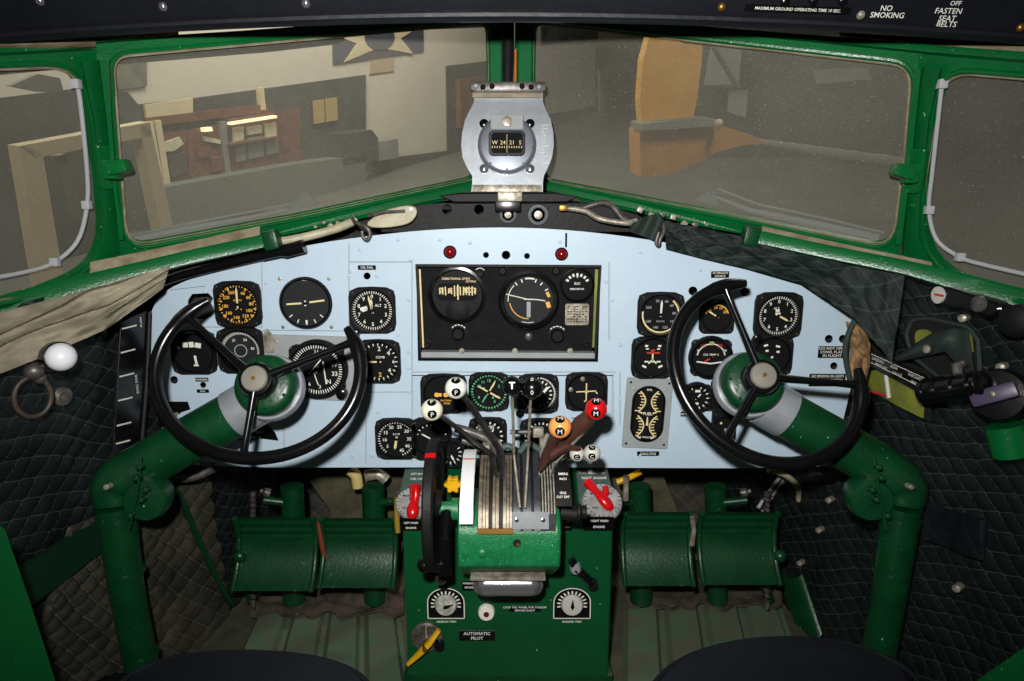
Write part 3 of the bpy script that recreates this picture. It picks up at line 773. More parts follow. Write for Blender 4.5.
gB = gauge('panel_clock', 'black clock with green numerals behind the throttle levers', 'clock', 489, 391, 40, 39, dr=18.5, group=G,
      ticks=[(15.8, 17.6, 1.2, 36, 0, 360, 3)], nums=[(str(k), k*30, 11.5, 3.2, 3) for k in (12, 1, 2, 4, 5, 7, 8, 10, 11)], needles=[(30, 14, 1.6, 3, 1), (120, 14, 2, 12, 1), (213, 13, 1, 2, 3)], blobs=[(4, -6, 1, 3), (-4, -6, 1, 3), (4, 6, 1, 3), (-5, 4, 1, 3)])
gC = gauge('manifold_pressure_gauge', 'black gauge with a thick white arc behind the throttle knobs', 'gauge', 538, 393, 41, 40, dr=18.5, group=G,
      ticks=[(11.5, 14, 1.4, 9, 20, 170), (15.5, 17.5, .8, 40, 0, 360)], arcs=[(16.5, .9, 10, 185)], lines=[(5, 2, 9, 7, 1.6), (6, 1, 10, 6, 1.2)], needles=[(-140, 8, 1.5, 3, 0)])
gD = gauge('cross_pointer_indicator', 'black gauge with a white cross pointer left of the red knob', 'gauge', 586, 391, 42, 39, dr=18.5, group=G,
      lines=[(-10, 0, 10, 1, 1.2, 1), (0, -9, 0, 9, 1.2, 1), (9, 1, 11, -2, 1.2, 1), (0, -9, -2, -10, 1.2, 1)], blobs=[(0, 0, 1.6, 1)])
knob_on(gD, -4, 14, 2.5, .007, .011, ALUM, name='adjusting_screw'); knob_on(gD, -16, 3, 2.5, .007, .011, ALUM, name='adjusting_screw')
gE = gauge('oil_pressure_gauge', 'black gauge half hidden by the top of the large black trim wheel', 'gauge', 432, 438, 40, 44, dr=17, group=G, ticks=[(14, 16, 1, 9, -70, 70)], needles=[(-60, 12, 1.6, 2, 0)])
gF = gauge('flap_position_gauge', 'small black gauge below the crossing of the propeller levers', 'gauge', 450, 452, 34, 30, dr=13, group=G, ticks=[(9, 12, 1, 7, 60, 200)], needles=[(150, 9, 2, 2, 0)])
gG = gauge('engine_tachometer', 'black gauge reading 100 just left of the throttle rods', 'gauge', 488, 435, 38, 38, dr=16.5, group=G, ticks=[(12.5, 15, 1.4, 12, -110, 110)], nums=[('100', 12, 9, 4.5), ('80', -50, 9.5, 3)], needles=[(40, 10, 1.5, 2, 0)])
gH = gauge('fuel_pressure_gauge', 'black gauge behind the silver linkage right of the throttle rods', 'gauge', 541, 436, 42, 38, dr=17, group=G, ticks=[(13, 15.5, 1.2, 16, -120, 120)], arcs=[(16, .7, -120, 120)], needles=[(-30, 10, 1.4, 2, 0)])
q = MB(); x, z = pn(520, 413); q.lathe([(.0085, 0), (.0085, .004), (.006, .006), (.006, .010), (.0001, .0105)], (x, YP-.001, z), n=18)
put(q, 'panel_knob', BLKG, 'small black round knob on the panel between clock and throttle knob gauge', 'knob')  # plain black panel knob, what it controls is not known
# right-hand group
gI = gauge('right_airspeed_indicator', 'black gauge with white needle upright, top left of the right-hand group', 'gauge', 660, 314, 46, 44, dr=20, group=G,
      nums=[('20', -15, 14, 3, 5), ('40', 22, 14, 3, 5), ('60', 50, 14, 3, 5), ('80', 85, 13.5, 3, 5), ('100', 120, 14, 3, 5), ('120', 160, 14, 3, 5), ('140', 200, 14, 3, 5), ('160', 240, 14, 3, 5), ('200', 300, 14, 3, 5)],
      arcs=[(18, 1.5, 40, 280, 1)], texts=[('KNOTS', 0, -7, 2, 5)], needles=[(2, 15, 2, 2, 0)])
gI.name = 'airspeed_indicator'
gJ = gauge('oil_temperature_gauge', 'black twin scale gauge with red marks above the fuel quantity plate', 'gauge', 652, 357, 42, 42, dr=19.5, group=G,
      lines=[(-8, 12, -5, 12, 2), (5, 12, 8, 12, 2), (-6, 5, 7, 5, 1.6, 4), (-2, 7, 2, 8, 1.6, 4), (0, 6, 0, -5, 1.6, 1), (-4, -6, 0, -2, 1.4), (4, -6, 0, -2, 1.4), (-10, -8, -6, -10, 2), (10, -8, 6, -10, 2), (-8, -4, -4, -4, 1.5), (4, -4, 8, -4, 1.5), (-7, 9, -4, 9, 1.2), (4, 9, 7, 9, 1.2)])
gK = gauge('cylinder_temperature_gauge', 'small square black gauge behind the upper spoke of the right wheel', 'gauge', 716, 316, 34, 34, dr=15, group=G, shape='sqr',
      arcs=[(11.5, 1, -75, 75, 2)], nums=[('5', -50, 9, 3, 2), ('10', -12, 9, 3, 2), ('15', 22, 9, 3, 2), ('20', 60, 9, 3, 2)], needles=[(-58, 12, 1.6, 2, 1)])
gL = gauge('carburettor_temperature_gauge', 'round eared black gauge with pink numerals left of the right wheel hub', 'gauge', 710, 357, 44, shape='ears', dr=19, group=G,
      arcs=[(14, 1.1, -80, 80, 0)], lines=[(-14, -4, 0, -6, 1.4), (0, -6, 14, -4, 1.4)], nums=[('10', -35, 14.5, 4, 4), ('20', 0, 14.5, 4, 1), ('30', 35, 14.5, 4, 4), ('5', -62, 15, 3), ('40', 62, 15, 3)], texts=[('CYL TEMP C', 0, 3, 2.3)], needles=[(-120, 8, 1.5, 2, 4)])
alt2 = gauge('altimeter', 'square black altimeter at the upper right end of the panel', 'gauge', 777, 315, 47, 46, dr=20.5, group=G,
      ticks=[(16.8, 19.2, .8, 50, 0, 360)], nums=[(str(i), i*36, 14, 4) for i in range(10)], texts=[('ALT', -2, 7, 2.6)], lines=[(-3, 5, 1, 5, 2.5), (-3, 2, 2, 2, 2)], needles=[(118, 12, 2, 3, 1)])
knob_on(alt2, -20, -22, 4.5, .008, .02)
gM = gauge('climb_indicator', 'black gauge mostly hidden by the green hub of the right wheel', 'gauge', 770, 355, 42, 40, dr=18, group=G, lines=[(-8, 10, -4, 11, 2), (4, 10, 8, 9, 2), (-6, 5, -3, 5, 2), (5, 4, 8, 4, 2), (0, -2, 2, -1, 2)])
gN = gauge('voltmeter', 'small eared black gauge inside the left rim of the right wheel', 'gauge', 696, 397, 32, shape='ears', dr=13, group=G,
      ticks=[(9.5, 12, 1, 14, 20, 330)], lines=[(-2, 7, 3, 7, 2.4), (-3, -6, 2, -6, 2.4)], needles=[(40, 6, 1.4, 2, 0)])
gO = gauge('ammeter', 'black gauge tucked behind the lower left spoke of the right wheel', 'gauge', 725, 395, 30, 34, dr=13, group=G, shape='sqr', lines=[(-6, 3, 2, 0, 2, 2), (0, 5, 6, -1, 2.4, 2)])
gP = gauge('deicer_pressure_gauge', 'small black gauge lowest behind the right wheel rim', 'gauge', 723, 425, 24, 32, dr=10, group=G, shape='sqr', blobs=[(-3, 3, 1.2, 1), (2, -4, 1.6, 5)])
# fuel quantity
o = thing('fuel_quantity_gauge', 'tall oval black fuel gauge on a grey rectangular plate right of the centre', 'gauge', P(647, 413, YP)+V((0, -.0014, 0)), group=G); o.rotation_euler = (0, R(2.2), 0)
s = SC(413); W, H = 46*s, 73*s
def stad(w, h, n=12): return rrect(w, h, w/2*.96, n)
q = MB(); q.pp(rrect(W, H, .003, 3), 0, -.003, [stad(33*s, 58*s)], ch=.0008); q.build('plate', GREYP, o)
q = MB(); q.pp(stad(33*s, 58*s), 0, -.009, [stad(29*s, 54*s)], ch=.001); q.build('bezel', BLKG, o)
q = MB(); q.pp(stad(29.5*s, 54.5*s), 0, -.004); q.build('dial', BLKM, o)
q = MB()
for cz in (13, -13):
    for sx in (-1, 1):
        pts2 = [(sx*(3+.055*(k**2)), cz+k) for k in range(-11, 12)]
        q.mi = 1
        for a, b in zip(pts2, pts2[1:]): q.quad(V(a)*s, V(b)*s, 1.3*s, -.0043)
        for k in range(-10, 11, 3):
            x0 = sx*(4+.055*k*k); q.quad(V((x0, cz+k))*s, V((x0+sx*3.4, cz+k))*s, 1.1*s, -.0044)
    q.mi = 1; q.quad(V((-9, cz-11))*s, V((-5, cz-12.5))*s, 1.5*s, -.0043); q.quad(V((9, cz-11))*s, V((5, cz-12.5))*s, 1.5*s, -.0043)
q.mi = 0; q.text('FUEL', 4.2*s, (0, 0), -.0044, bold=.02); q.text('U.S. GALLONS', 2.6*s, (0, -24.5*s), -.0044, bold=.02); q.text('GAL', 3*s, (0, 25*s), -.0044, bold=.02)
q.build('dial_marking', MK, o)
q = MB(); q.pp([(-1*s, -12*s), (1.5*s, -12*s), (.6*s, -3*s), (-.4*s, -3*s)], -.0046, -.0055); q.build('needle', CREAM, o)
for x, z in [(-19, 32), (19, 32), (-19, -32), (19, -32)]: scr(o, x*s, z*s, -.003, .0026, BLKG)
for x, z in [(-15.5, 25), (15.5, 25), (-15.5, -25), (15.5, -25)]: scr(o, x*s, z*s, -.003, .0036, GREYP)

# placards on the panel
placard(367, 267.5, 18, 4.5, ['OIL FAIL'], 'small black placard above a hole, left of the radio stack')
placard(720, 274.5, 18, 6.5, ['ALTERNATE', 'SOURCE'], 'small black placard above the right control wheel rim')
placard(202, 379.5, 13, 4, ['MARKER'], 'tiny black placard under the leftmost gauge', th=.001)
placard(203, 391, 12, 3.5, ['FAN'], 'tiny black placard under the oval hole inside the left wheel', th=.001)
placard(173, 414, 38, 28, [('FUEL', -10), 'PRESS', 'WARN'], 'black lettered placard behind the left end of the left wheel rim', pts=[(156, 401), (189, 401), (191, 409), (182, 412), (172, 420), (162, 428), (158, 428)], size=4)
placard(247, 432, 48, 18, [('CAUTION', 0), ('MAXIMUM SPEED', 0), ('FLAPS DOWN', 0)], 'fan shaped black placard behind the bottom spoke of the left wheel', pts=[(230, 440), (230, 434), (245, 425), (260, 420), (268, 424), (275, 432), (278, 441), (262, 439), (246, 440)], size=3.8)
placard(832, 352, 28, 12, ['DO NOT OPEN', 'COWL FLAPS', 'IN FLIGHT'], 'black three line placard high at the right end of the panel', size=3.6)
placard(827, 380, 36, 13, ['NO SMOKING OR LIGHTS', 'WHEN OXYGEN', 'IS IN USE'], 'black placard behind the right wheel, just above its right horn', size=3.6)
placard(648, 453.5, 22, 4.6, ['GALLONS'], 'black placard directly below the fuel quantity gauge')
placard(645, 376, 14, 3.6, ['OIL TEMP'], 'tiny black placard between the red marked gauge and the fuel plate', th=.009)
placard(684, 414, 7, 5, ['AMP'], 'tiny black placard beneath the small eared gauge', th=.001)
placard(207, 464, 14, 4.5, ['PULL'], 'small metal tag hanging at the lower left edge of the panel', m=ALUM, th=.001)
placard(822, 463.5, 12, 5, ['PULL'], 'small metal tag at the lower right edge of the panel', m=ALUM, th=.001)

# warning lights
for u, v, l in ((450, 252, 'red warning light above the left half of the radio stack'), (561.5, 254, 'red warning light above the right half of the radio stack')):
    o = thing('warning_light', l, 'light', P(u, v, YP), group='red warning lights above the radio stack')
    q = MB(); s = SC(v); q.lathe([(6.6*s, 0), (6.6*s, .003), (5.6*s, .005), (5.2*s, .003)], n=24, cap=False); q.build('bezel', BLKW, o)
    q = MB(); q.lathe([(5.4*s, .001), (5.2*s, .005), (4*s, .0085), (2*s, .0105), (.0001, .011)], n=24); q.build('lens', REDL, o)

# ------------------------------------------------------------------ autopilot unit
o = thing('autopilot_control_unit', 'recessed black autopilot unit with two large gyro dials in the panel centre', 'control unit', P(508, 308, YP))
s = SC(308); YA = .022
def A2(u, v): return ((u-508)*s, (308-v)*s)
q = MB(); q.pp([A2(416.5, 264.5), A2(600.5, 265.5), A2(597.5, 361.5), A2(418.5, 360.5)], YA, -.0005, [[A2(418.5, 266.5), A2(598.5, 267.5), A2(596, 360), A2(420, 359)]]); q.build('recess_wall', BLKW, o)
q = MB(); q.pp([A2(420, 267), A2(596.5, 268), A2(594, 354), A2(421, 353)], YA+.004, YA-.004, [circ(29.0*s, 36, *A2(456.5, 296.5)), circ(29.5*s, 36, *A2(529, 302))]); q.build('face_plate', mat('black_crackle_face', (24, 24, 26), .8, var=.3, vscale=40, spec=.12), o)
q = MB(); q.pp([A2(419, 353.5), A2(596, 354.5), A2(596, 361), A2(419, 360)], YA+.002, .002); q.build('bottom_ledge', GREYP, o)
q = MB(); q.pp([A2(595, 270), A2(598, 270), A2(596, 350), A2(594, 350)], YA, .012, ); q.build('edge_strip', ZINC, o)
q = MB(); q.pp([A2(419, 270), A2(420.6, 270), A2(422, 350), A2(420.4, 350)], YA, .014); q.build('edge_strip', CREAM, o)
# directional gyro
c = A2(456.5, 296.5)
q = MB(); q.lathe([(29.2*s, -YA-.004), (29.2*s, -YA+.008), (26.5*s, -YA+.009), (25*s, -YA+.003), (25*s, -YA-.004)], (c[0], 0, c[1]), n=44, cap=False); q.build('directional_gyro_bezel', BLKG, o)
q = MB(); q.pp(circ(25.2*s, 36, *c), YA+.006, YA+.001, [[(c[0]+x*s, c[1]+z*s) for x, z in rrect(42, 15, 4)] and [(c[0]+x, c[1]+z+3*s) for x, z in [(a*s, b*s) for a, b in rrect(40, 17, 5)]]])
q.lathe([(12*s, -YA-.004), (12*s, -YA+.001), (8*s, -YA+.004), (.0001, -YA+.004)], (c[0], 0, c[1]-17*s), n=24); q.build('directional_gyro_face', BLK, o)
q = MB()
q.pp([(c[0]-21*s, c[1]-9*s), (c[0]+21*s, c[1]-9*s), (c[0]+21*s, c[1]+14*s), (c[0]-21*s, c[1]+14*s)], YA+.012, YA+.008); q.build('compass_card', BLKM, o)
q = MB(); random.seed(3)
for k in range(-18, 19, 3):
    hgt = random.uniform(2.5, 5.5); q.quad((c[0]+k*s, c[1]+(3.5-hgt)*s), (c[0]+(k+random.uniform(-.4, .4))*s, c[1]+(3.5+hgt)*s), 1.3*s, YA+.0079)
for k, t_ in ((-16, '3'), (-8, '6'), (9, '30'), (16, '33')): q.text(t_, 7*s, (c[0]+k*s, c[1]+4*s), YA+.0078, bold=.02)
q.quad((c[0]+.5*s, c[1]-8*s), (c[0]+.5*s, c[1]+10*s), 1.4*s, YA+.0076)
q.text('DIRECTIONAL GYRO', 3*s, (c[0]-1*s, c[1]+16.4*s), YA+.0008, bold=.02); q.text('SETTING', 2.6*s, (c[0]+14*s, c[1]+13.6*s), YA+.0008, bold=.02)
q.build('directional_gyro_marking', CREAM, o)
# attitude gyro
c = A2(529, 302)
q = MB(); q.lathe([(31*s, -YA-.004), (31*s, -YA+.006), (28*s, -YA+.008), (25*s, -YA+.002), (25*s, -YA-.006)], (c[0], 0, c[1]), n=44, cap=False); q.build('attitude_gyro_bezel', BLKG, o)
q = MB(); q.pp(circ(25.5*s, 36, *c), YA+.012, YA+.006); q.build('attitude_gyro_dial', GRNB, o)
q = MB(); q.mi = 0
def lr(x0, z0, x1, z1, w, y=.0057): q.quad((c[0]+x0*s, c[1]+z0*s), (c[0]+x1*s, c[1]+z1*s), w*s, YA+y)
for a in range(-50, 51, 5):
    if abs(a) < 14: lr(sin(R(a))*22, cos(R(a))*22, sin(R(a+5))*22, cos(R(a+5))*22, 1.6)
for a in (-38, 38, 60, -20, 20): lr(sin(R(a))*19, cos(R(a))*19, sin(R(a))*22.5, cos(R(a))*22.5, 1.2)
for i in range(10):
    a = -95+i*5; lr(sin(R(a))*21, cos(R(a))*21, sin(R(a+5))*21, cos(R(a+5))*21, .8)
    a = 195-i*3; lr(sin(R(a))*23.5, cos(R(a))*23.5, sin(R(a+2))*23.5, cos(R(a+2))*23.5, .9)
q.mi = 5; lr(0, -2, 0, -18, 4)
q.mi = 2
for i in range(16):
    a = -100-i*5; lr(sin(R(a))*19.5, cos(R(a))*19.5, sin(R(a-5))*19.5, cos(R(a-5))*19.5, .9)
lr(19, -2, 21, -8, 4); lr(18.5, 8, 21, 3, 3)
q.build('attitude_gyro_marking', MK, o)
q = MB(); q.tube([(c[0]-23*s, YA+.003, c[1]+6*s), (c[0]-5*s, YA+.003, c[1]+1.8*s), (c[0], YA+.002, c[1]+.6*s)], .0012, 6)
q.tube([(c[0]-5*s, YA+.0025, c[1]+1*s), (c[0]+8*s, YA+.003, c[1]+.6*s), (c[0]+17*s, YA+.003, c[1]-.8*s)], .0013, 6); q.build('horizon_bar', WHITE, o)
# suction dial
c = A2(577.5, 286)
q = MB(); q.lathe([(17.5*s, -YA+.004), (17.5*s, -YA+.012), (16*s, -YA+.013), (15*s, -YA+.008)], (c[0], 0, c[1]), n=36, cap=False); q.build('suction_dial_bezel', BLKG, o)
q = MB(); q.pp(circ(15.5*s, 30, *c), YA, YA-.007); q.build('suction_dial', BLKM, o)
q = MB()
for a in range(-60, 61, 20): q.quad((c[0]+sin(R(a))*10*s, c[1]+(cos(R(a))*10-1)*s), (c[0]+sin(R(a))*13*s, c[1]+(cos(R(a))*13-1)*s), 2*s, YA-.0074)
q.text('SUC', 3.4*s, (c[0], c[1]+1.5*s), YA-.0074, bold=.02); q.text('MERCURY IN.', 2.4*s, (c[0], c[1]-4*s), YA-.0074, bold=.03); q.text('4', 3*s, (c[0], c[1]+8*s), YA-.0074, bold=.03); q.build('suction_dial_marking', WHITE, o)
q = MB(); c = A2(578, 316); q.pp([(c[0]+x*s, c[1]+z*s) for x, z in rrect(24, 22, 2)], YA, YA-.0055); q.build('data_plate', ALUM, o)
q = MB(); random.seed(5)
for r_ in range(7):
    for k in range(-3, 4):
        if random.random() < .75: q.quad((c[0]+(k*3-1)*s, c[1]+(8-r_*2.6)*s), (c[0]+(k*3+random.uniform(.5, 1.6))*s, c[1]+(8-r_*2.6+random.uniform(-.5, .5))*s), 1*s, YA-.0058)
q.build('data_plate_engraving', BLKG, o)
# knobs and screws of the unit
for u, v, r_, dpt in [(457.5, 335, 9, .020), (558, 337, 9.5, .022), (480, 274, 5.5, .016), (502.5, 271.5, 5.5, .016), (556, 271.5, 5.5, .014), (425, 347, 4.5, .012), (588, 347, 4, .012), (491, 347, 3, .01)]:
    c = A2(u, v); q = MB(); q.lathe([(r_*s, -YA+.003), (r_*s, -YA+.006), (r_*.72*s, -YA+.007), (r_*.7*s, -YA+dpt*.8), (r_*.55*s, -YA+dpt), (.0001, -YA+dpt)], (c[0], 0, c[1]), n=24); q.build('control_knob', BLK, o)
    if r_ > 5: 
        q = MB()
        for k in range(5):
            a = -50+k*22; q.quad((c[0]+sin(R(a))*r_*.95*s, c[1]+cos(R(a))*r_*.95*s), (c[0]+sin(R(a+15))*r_*.95*s, c[1]+cos(R(a+15))*r_*.95*s), 1*s, YA-.0082)
        q.build('knob_scale', WHITE, o)
q = MB(); c = A2(529, 339); q.lathe([(4*s, -YA+.003), (4*s, -YA+.006), (2.5*s, -YA+.008), (.0001, -YA+.008)], (c[0], 0, c[1]), n=16); q.build('caging_screw', STEEL, o)
for u in (461, 515, 571): 
    c = A2(u, 352.5); q = MB(); q.lathe([(3.2*s, -.004), (2.8*s, -.001), (.0001, -.0005)], (c[0], 0, c[1]), n=20); q.build('ledge_screw', ALUM, o)
# ------------------------------------------------------------------ helpers for placed frames
def FR(nrm, up=V((0, 0, 1))):
    y = -V(nrm).normalized(); z = (V(up)-y*V(up).dot(y)).normalized(); x = y.cross(z)
    return Matrix((x, y, z)).transposed()
def WP(u, v, off=.03):
    """where the pixel's ray meets the side wall, pulled off into the room"""
    r = ray(u, v); s = 1 if r.x > 0 else -1; lo, hi = .25, 2.4
    for _ in range(50):
        m = (lo+hi)/2; p = CAM+r*(m/r.y)
        if abs(p.x) < xwall(p.y)-off: lo = m
        else: hi = m
    return CAM+r*(lo/r.y)

# ------------------------------------------------------------------ control columns and wheels
def column(side, px_arm, px_leg, hub, label):
    S = -1 if side == 'left' else 1
    base = P(*px_leg[-1])
    o = thing('control_column', label, 'control column', base, group=None)
    a = [P(*p) for p in px_arm]; l = [P(*p) for p in px_leg]
    q = rel(o); q.tube([a[0], a[1]], [.041, .041], 24)
    q.tube(smooth([a[1], a[2], l[0]], 6), [.041]*6+[.0395, .038, .0365, .035, .034, .0328, .0316], 24); q.build('upper_arm', GREEN2, o)
    q = rel(o); q.tube([l[0], l[1], l[2]], [.0315, .0285, .028], 24); q.build('post', GREEN2, o)
    for t, r_ in ((.26, .0305), (.60, .0300), (.05, .0335)):
        c = l[0].lerp(l[2], t); d = (l[2]-l[0]).normalized(); q = rel(o); q.tube([c-d*.003, c+d*.003], r_, 24); q.build('welded_collar', GREEN2, o)
    # pulley cover in the crook of the elbow
    c = P(hub[0]+(-108 if S < 0 else 107), 497, 1.09); q = rel(o)
    q.lathe([(.036, -.02), (.038, -.012), (.038, .012), (.033, .022), (.012, .024), (.0001, .024)], c, V((-S*.15, -1, .1)), 28); q.build('pulley_cover', GREEN2, o)
    # bolts
    for u, v in [(-150, 487), (-118, 467), (-112, 490), (-116, 500), (-127, 516), (-121, 478)]:
        p = P(hub[0]-S*u*1.0 if S > 0 else hub[0]+u, v, 1.052); q = rel(o); q.lathe([(.005, -.01), (.005, .003), (.003, .005), (.0001, .005)], p, (0, -1, .2), 10); q.build('bolt', GREEN2 if v != 487 else ALUM, o)
    # seam weld line up the elbow
    q = rel(o); q.tube([P(hub[0]+S*(122 if S < 0 else 117), 452, 1.05) if False else P(hub[0]-(116 if S < 0 else -113), 456, 1.062), P(hub[0]-(119 if S < 0 else -118), 490, 1.052), P(hub[0]-(128 if S < 0 else -126), 530, 1.054)], .0018, 6); q.build('weld_seam', GREEN2, o)
    # foot
    q = rel(o); q.lathe([(.06, 0), (.06, .01), (.04, .02), (.033, .05)], (l[2].x, l[2].y, 0.001), (0, 0, 1), 24); q.build('foot_flange', GREEN2, o)
    # drum behind the wheel
    Hc = P(hub[0], hub[1], 1.08); nr = V((0, -cos(R(27)), sin(R(27)))); s = SC(hub[1], 1.08)
    q = rel(o); q.lathe([(28*s, -.088), (31.5*s, -.080), (31.5*s, -.036), (29.5*s, -.030), (24*s, -.026), (.0001, -.024)], Hc, nr, 40); q.build('gear_drum', GREENL if False else GREEN2, o)
    q = rel(o); q.lathe([(31.6*s, -.080), (35*s, -.078), (35.5*s, -.064), (34*s, -.060), (31.6*s, -.060)], Hc, nr, 44, cap=False); q.build('drum_rim', ALU, o)
    for k in range(7):
        an = R(20+k*52); M = FR(nr); p = Hc-nr*.0285+M @ V((25*s*cos(an), 0, 25*s*sin(an)))
        q = rel(o); q.lathe([(.0035, -.002), (.0035, .001), (.002, .003), (.0001, .003)], p, nr, 8); q.build('drum_screw', GREEN2, o)
    # aluminium saddle where the arm meets the drum
    d = (a[1]-a[0]).normalized(); c0 = a[0]+d*.012; c1 = a[0]+d*.062
    q = rel(o); q.tube([c0, c0+d*.001, c1-d*.001, c1], [.0415, .043, .043, .0415], 28); q.build('aluminium_saddle', ALU, o)
    return o
colL = column('left', [(264, 397, 1.155), (150, 462, 1.12), (117, 484, 1.10)], [(115, 505, 1.09), (127, 590, 1.09), (157, 745, 1.09)], (257, 380), 'green control column bent inboard, at the left pilot position beside the quilted wall')
colR = column('right', [(756, 397, 1.155), (868, 460, 1.12), (901, 484, 1.10)], [(902, 505, 1.09), (890, 590, 1.09), (863, 745, 1.09)], (761, 377), 'green control column at the right pilot position, elbow near the dark wall')

def wheel(hub, axis, a0, a1, spokes, label, wx=103, oc=9):
    nr = V((0, -cos(R(27)), sin(R(27)))); Mf = FR(nr)
    o = thing('control_wheel', label, 'control wheel', P(hub[0], hub[1], 1.08), Mf)
    s = SC(hub[1], 1.08); k = 1.02
    al = V((cos(R(axis)), sin(R(axis)))); pe = V((-al.y, al.x))
    def ell(th): return al*(oc+85*cos(th))+pe*(wx*sin(th))
    q = MB(); n = 64; pts = []
    for i in range(n+1):
        e_ = ell(R(a0+(a1-a0)*i/n)); pts.append(V((e_.x*s, -.004, e_.y*s*k)))
    rad = [6.6*s]*(n+1)
    for i in range(4): rad[i] = s*(4.0+i*1.1); rad[n-i] = s*(4.0+i*1.1)
    rad[4] = rad[5] = rad[n-4] = rad[n-5] = 7.4*s
    q.tube(pts, rad, 16); q.build('rim', BLKG, o)
    for sp in spokes:
        a = R(sp); d = V((cos(a), 0, sin(a)*k))
        # meet the rim
        best = min((ell(R(t)) for t in range(0, 360, 2)), key=lambda e: abs(math.atan2(e.y*cos(a)-e.x*sin(a), e.x*cos(a)+e.y*sin(a)))); L = best.length
        ps = [d*(12+(L-12)*t)*s+V((0, -.004+.002*(1-t), 0)) for t in (0, .15, .4, .7, .9, 1)]
        q = MB(); q.tube(ps, [6.2*s, 5.2*s, 4.5*s, 4.3*s, 5.0*s, 7*s], 14, flat=.8); q.build('spoke', BLKG, o)
    q = MB(); q.lathe([(15*s, .03), (17.5*s, .012), (18*s, -.004), (16.5*s, -.0095+.02), (16.5*s, .010), (13.5*s, .014)][:3]+[(16.5*s, .008), (15*s, .012), (13*s, .012)], n=36, d=(0, 1, 0)); q.bm.free()
    q = MB(); q.lathe([(15*s, -.034), (18*s, -.014), (18*s, .004), (16.5*s, .010), (13.6*s, .011), (.0001, .011)], n=36); q.build('hub_collar', BLKG, o)
    q = MB(); q.lathe([(13.2*s, .010), (13.2*s, .013), (12*s, .0155), (6*s, .0165), (.0001, .017)], n=36); q.build('hub_cap', HUBM, o)
    q = MB(); q.lathe([(2.2*s, .0165), (2*s, .0178), (.0001, .018)], n=14); q.build('hub_screw', BRASS, o)
    return o
wheel((257, 380), 84, 39, 308, (140, 22, 266), 'black three-spoke control wheel on the left column, upright with an open top')
wheel((761, 377), 50, 44, 315, (108, -5, 236), 'black three-spoke control wheel on the right column, turned clockwise', 97, 8)

# ------------------------------------------------------------------ centre pedestal
xa, xb = P(403, 530, 1.2).x, P(613, 530, 1.2).x
zf = P(512, 530, 1.2).z; zb = P(512, 466, 1.32).z
ped = thing('centre_pedestal', 'green box pedestal between the pilots below the instrument panel', 'pedestal', V(((xa+xb)/2, 1.26, 0)))
prof = [(1.2, .035), (1.2, zf), (1.31, zb), (1.335, zb), (1.335, .0), (1.24, .0), (1.235, .03)]
q = rel(ped); q.prism([(xa, y, z) for y, z in prof], (xb-xa, 0, 0), ch=.003); q.build('pedestal_body', GPED, ped)
q = rel(ped); q.box(((xa+xb)/2, 1.222, .02), (xb-xa+.02, .05, .04), .004); q.build('plinth', GREEN2, ped)
SLN = V((0, -(zb-zf), .11)).normalized(); SLU = V((0, .11, zb-zf)).normalized(); SPL = Pl(V((xa, 1.2, zf)), V((xb, 1.2, zf)), V((xa, 1.31, zb)))
FPL = Pl(V((xa, 1.2, .1)), V((xb, 1.2, .1)), V((xa, 1.2, .3)))
MS = FR(SLN, SLU); MF = FR(V((0, -1, 0)))
# grey marking plates on the sloping top
def plaq(pl, M3, poly, lines, m, label, size, name='placard', tm=WHITE):
    c = pl.hit(sum(p[0] for p in poly)/len(poly), sum(p[1] for p in poly)/len(poly))
    o = thing(name, label, 'placard', c, M3)
    q = rel(o); plate(q, pl, poly, .0, .0016, ch=.0005); q.build('plate', m, o)
    q = rel(o); s_ = c.y/F
    for t, u, v in lines:
        q.text(t, size*s_, M=TL(pl.hit(u, v, .002)) @ M3.to_4x4(), bold=.015)
    q.build('lettering', tm, o); return o
DGP = mat('dark_grey_green_plate', (66, 84, 78), .5, var=.2, vscale=30, bump=.2)
plaq(SPL, MS, [(405, 469), (431, 469), (430, 500), (397, 502)], [('LEFT MAIN', 418, 474), ('FUEL TANK', 418, 479)], DGP, 'grey plate with small lettering on the pedestal top, behind the left fuel selector', 3.2)
plaq(SPL, MS, [(576, 468), (607, 468), (616, 505), (580, 512)], [('FUEL SELECTOR', 592, 473), ('RIGHT ENGINE', 594, 478)], DGP, 'grey green plate with small lettering on the pedestal top, behind the right fuel selector', 4)
plaq(FPL, MF, [(400, 518), (427, 520), (426, 531), (400, 531)], [('LEFT MAIN', 411, 523), ('ENGINE', 411, 528)], BLKG, 'black placard under the left fuel selector, beside the trim wheel', 3.2)
plaq(FPL, MF, rpoly([(583, 517), (615, 517), (614, 531), (583, 531)], 3), [('RIGHT MAIN', 599, 521), ('ENGINE', 599, 527)], BLKG, 'black placard under the right fuel selector disc', 3.6)
plaq(FPL, MF, [(459, 631), (495, 631), (495, 641), (459, 641)], [('AUTOMATIC', 477, 633.8), ('PILOT', 477, 638.4)], BLKG, 'black placard lettered AUTOMATIC PILOT low on the pedestal front', 5.2)
plaq(FPL, MF, [(462, 581), (477, 581), (477, 591), (462, 591)], [('PARKING', 469, 583.5), ('BRAKE', 469, 587.5)], BLKG, 'tiny black placard left of the chrome box', 3.2)
plaq(FPL, MF, [(509, 606), (541, 606), (541, 612), (509, 612)], [('LOCK TAIL WHEEL FOR TAKEOFF', 525, 607.5), ('BEFORE FLIGHT', 525, 610.6)], BLKG, 'thin black placard below the right end of the chrome box', 3.2)
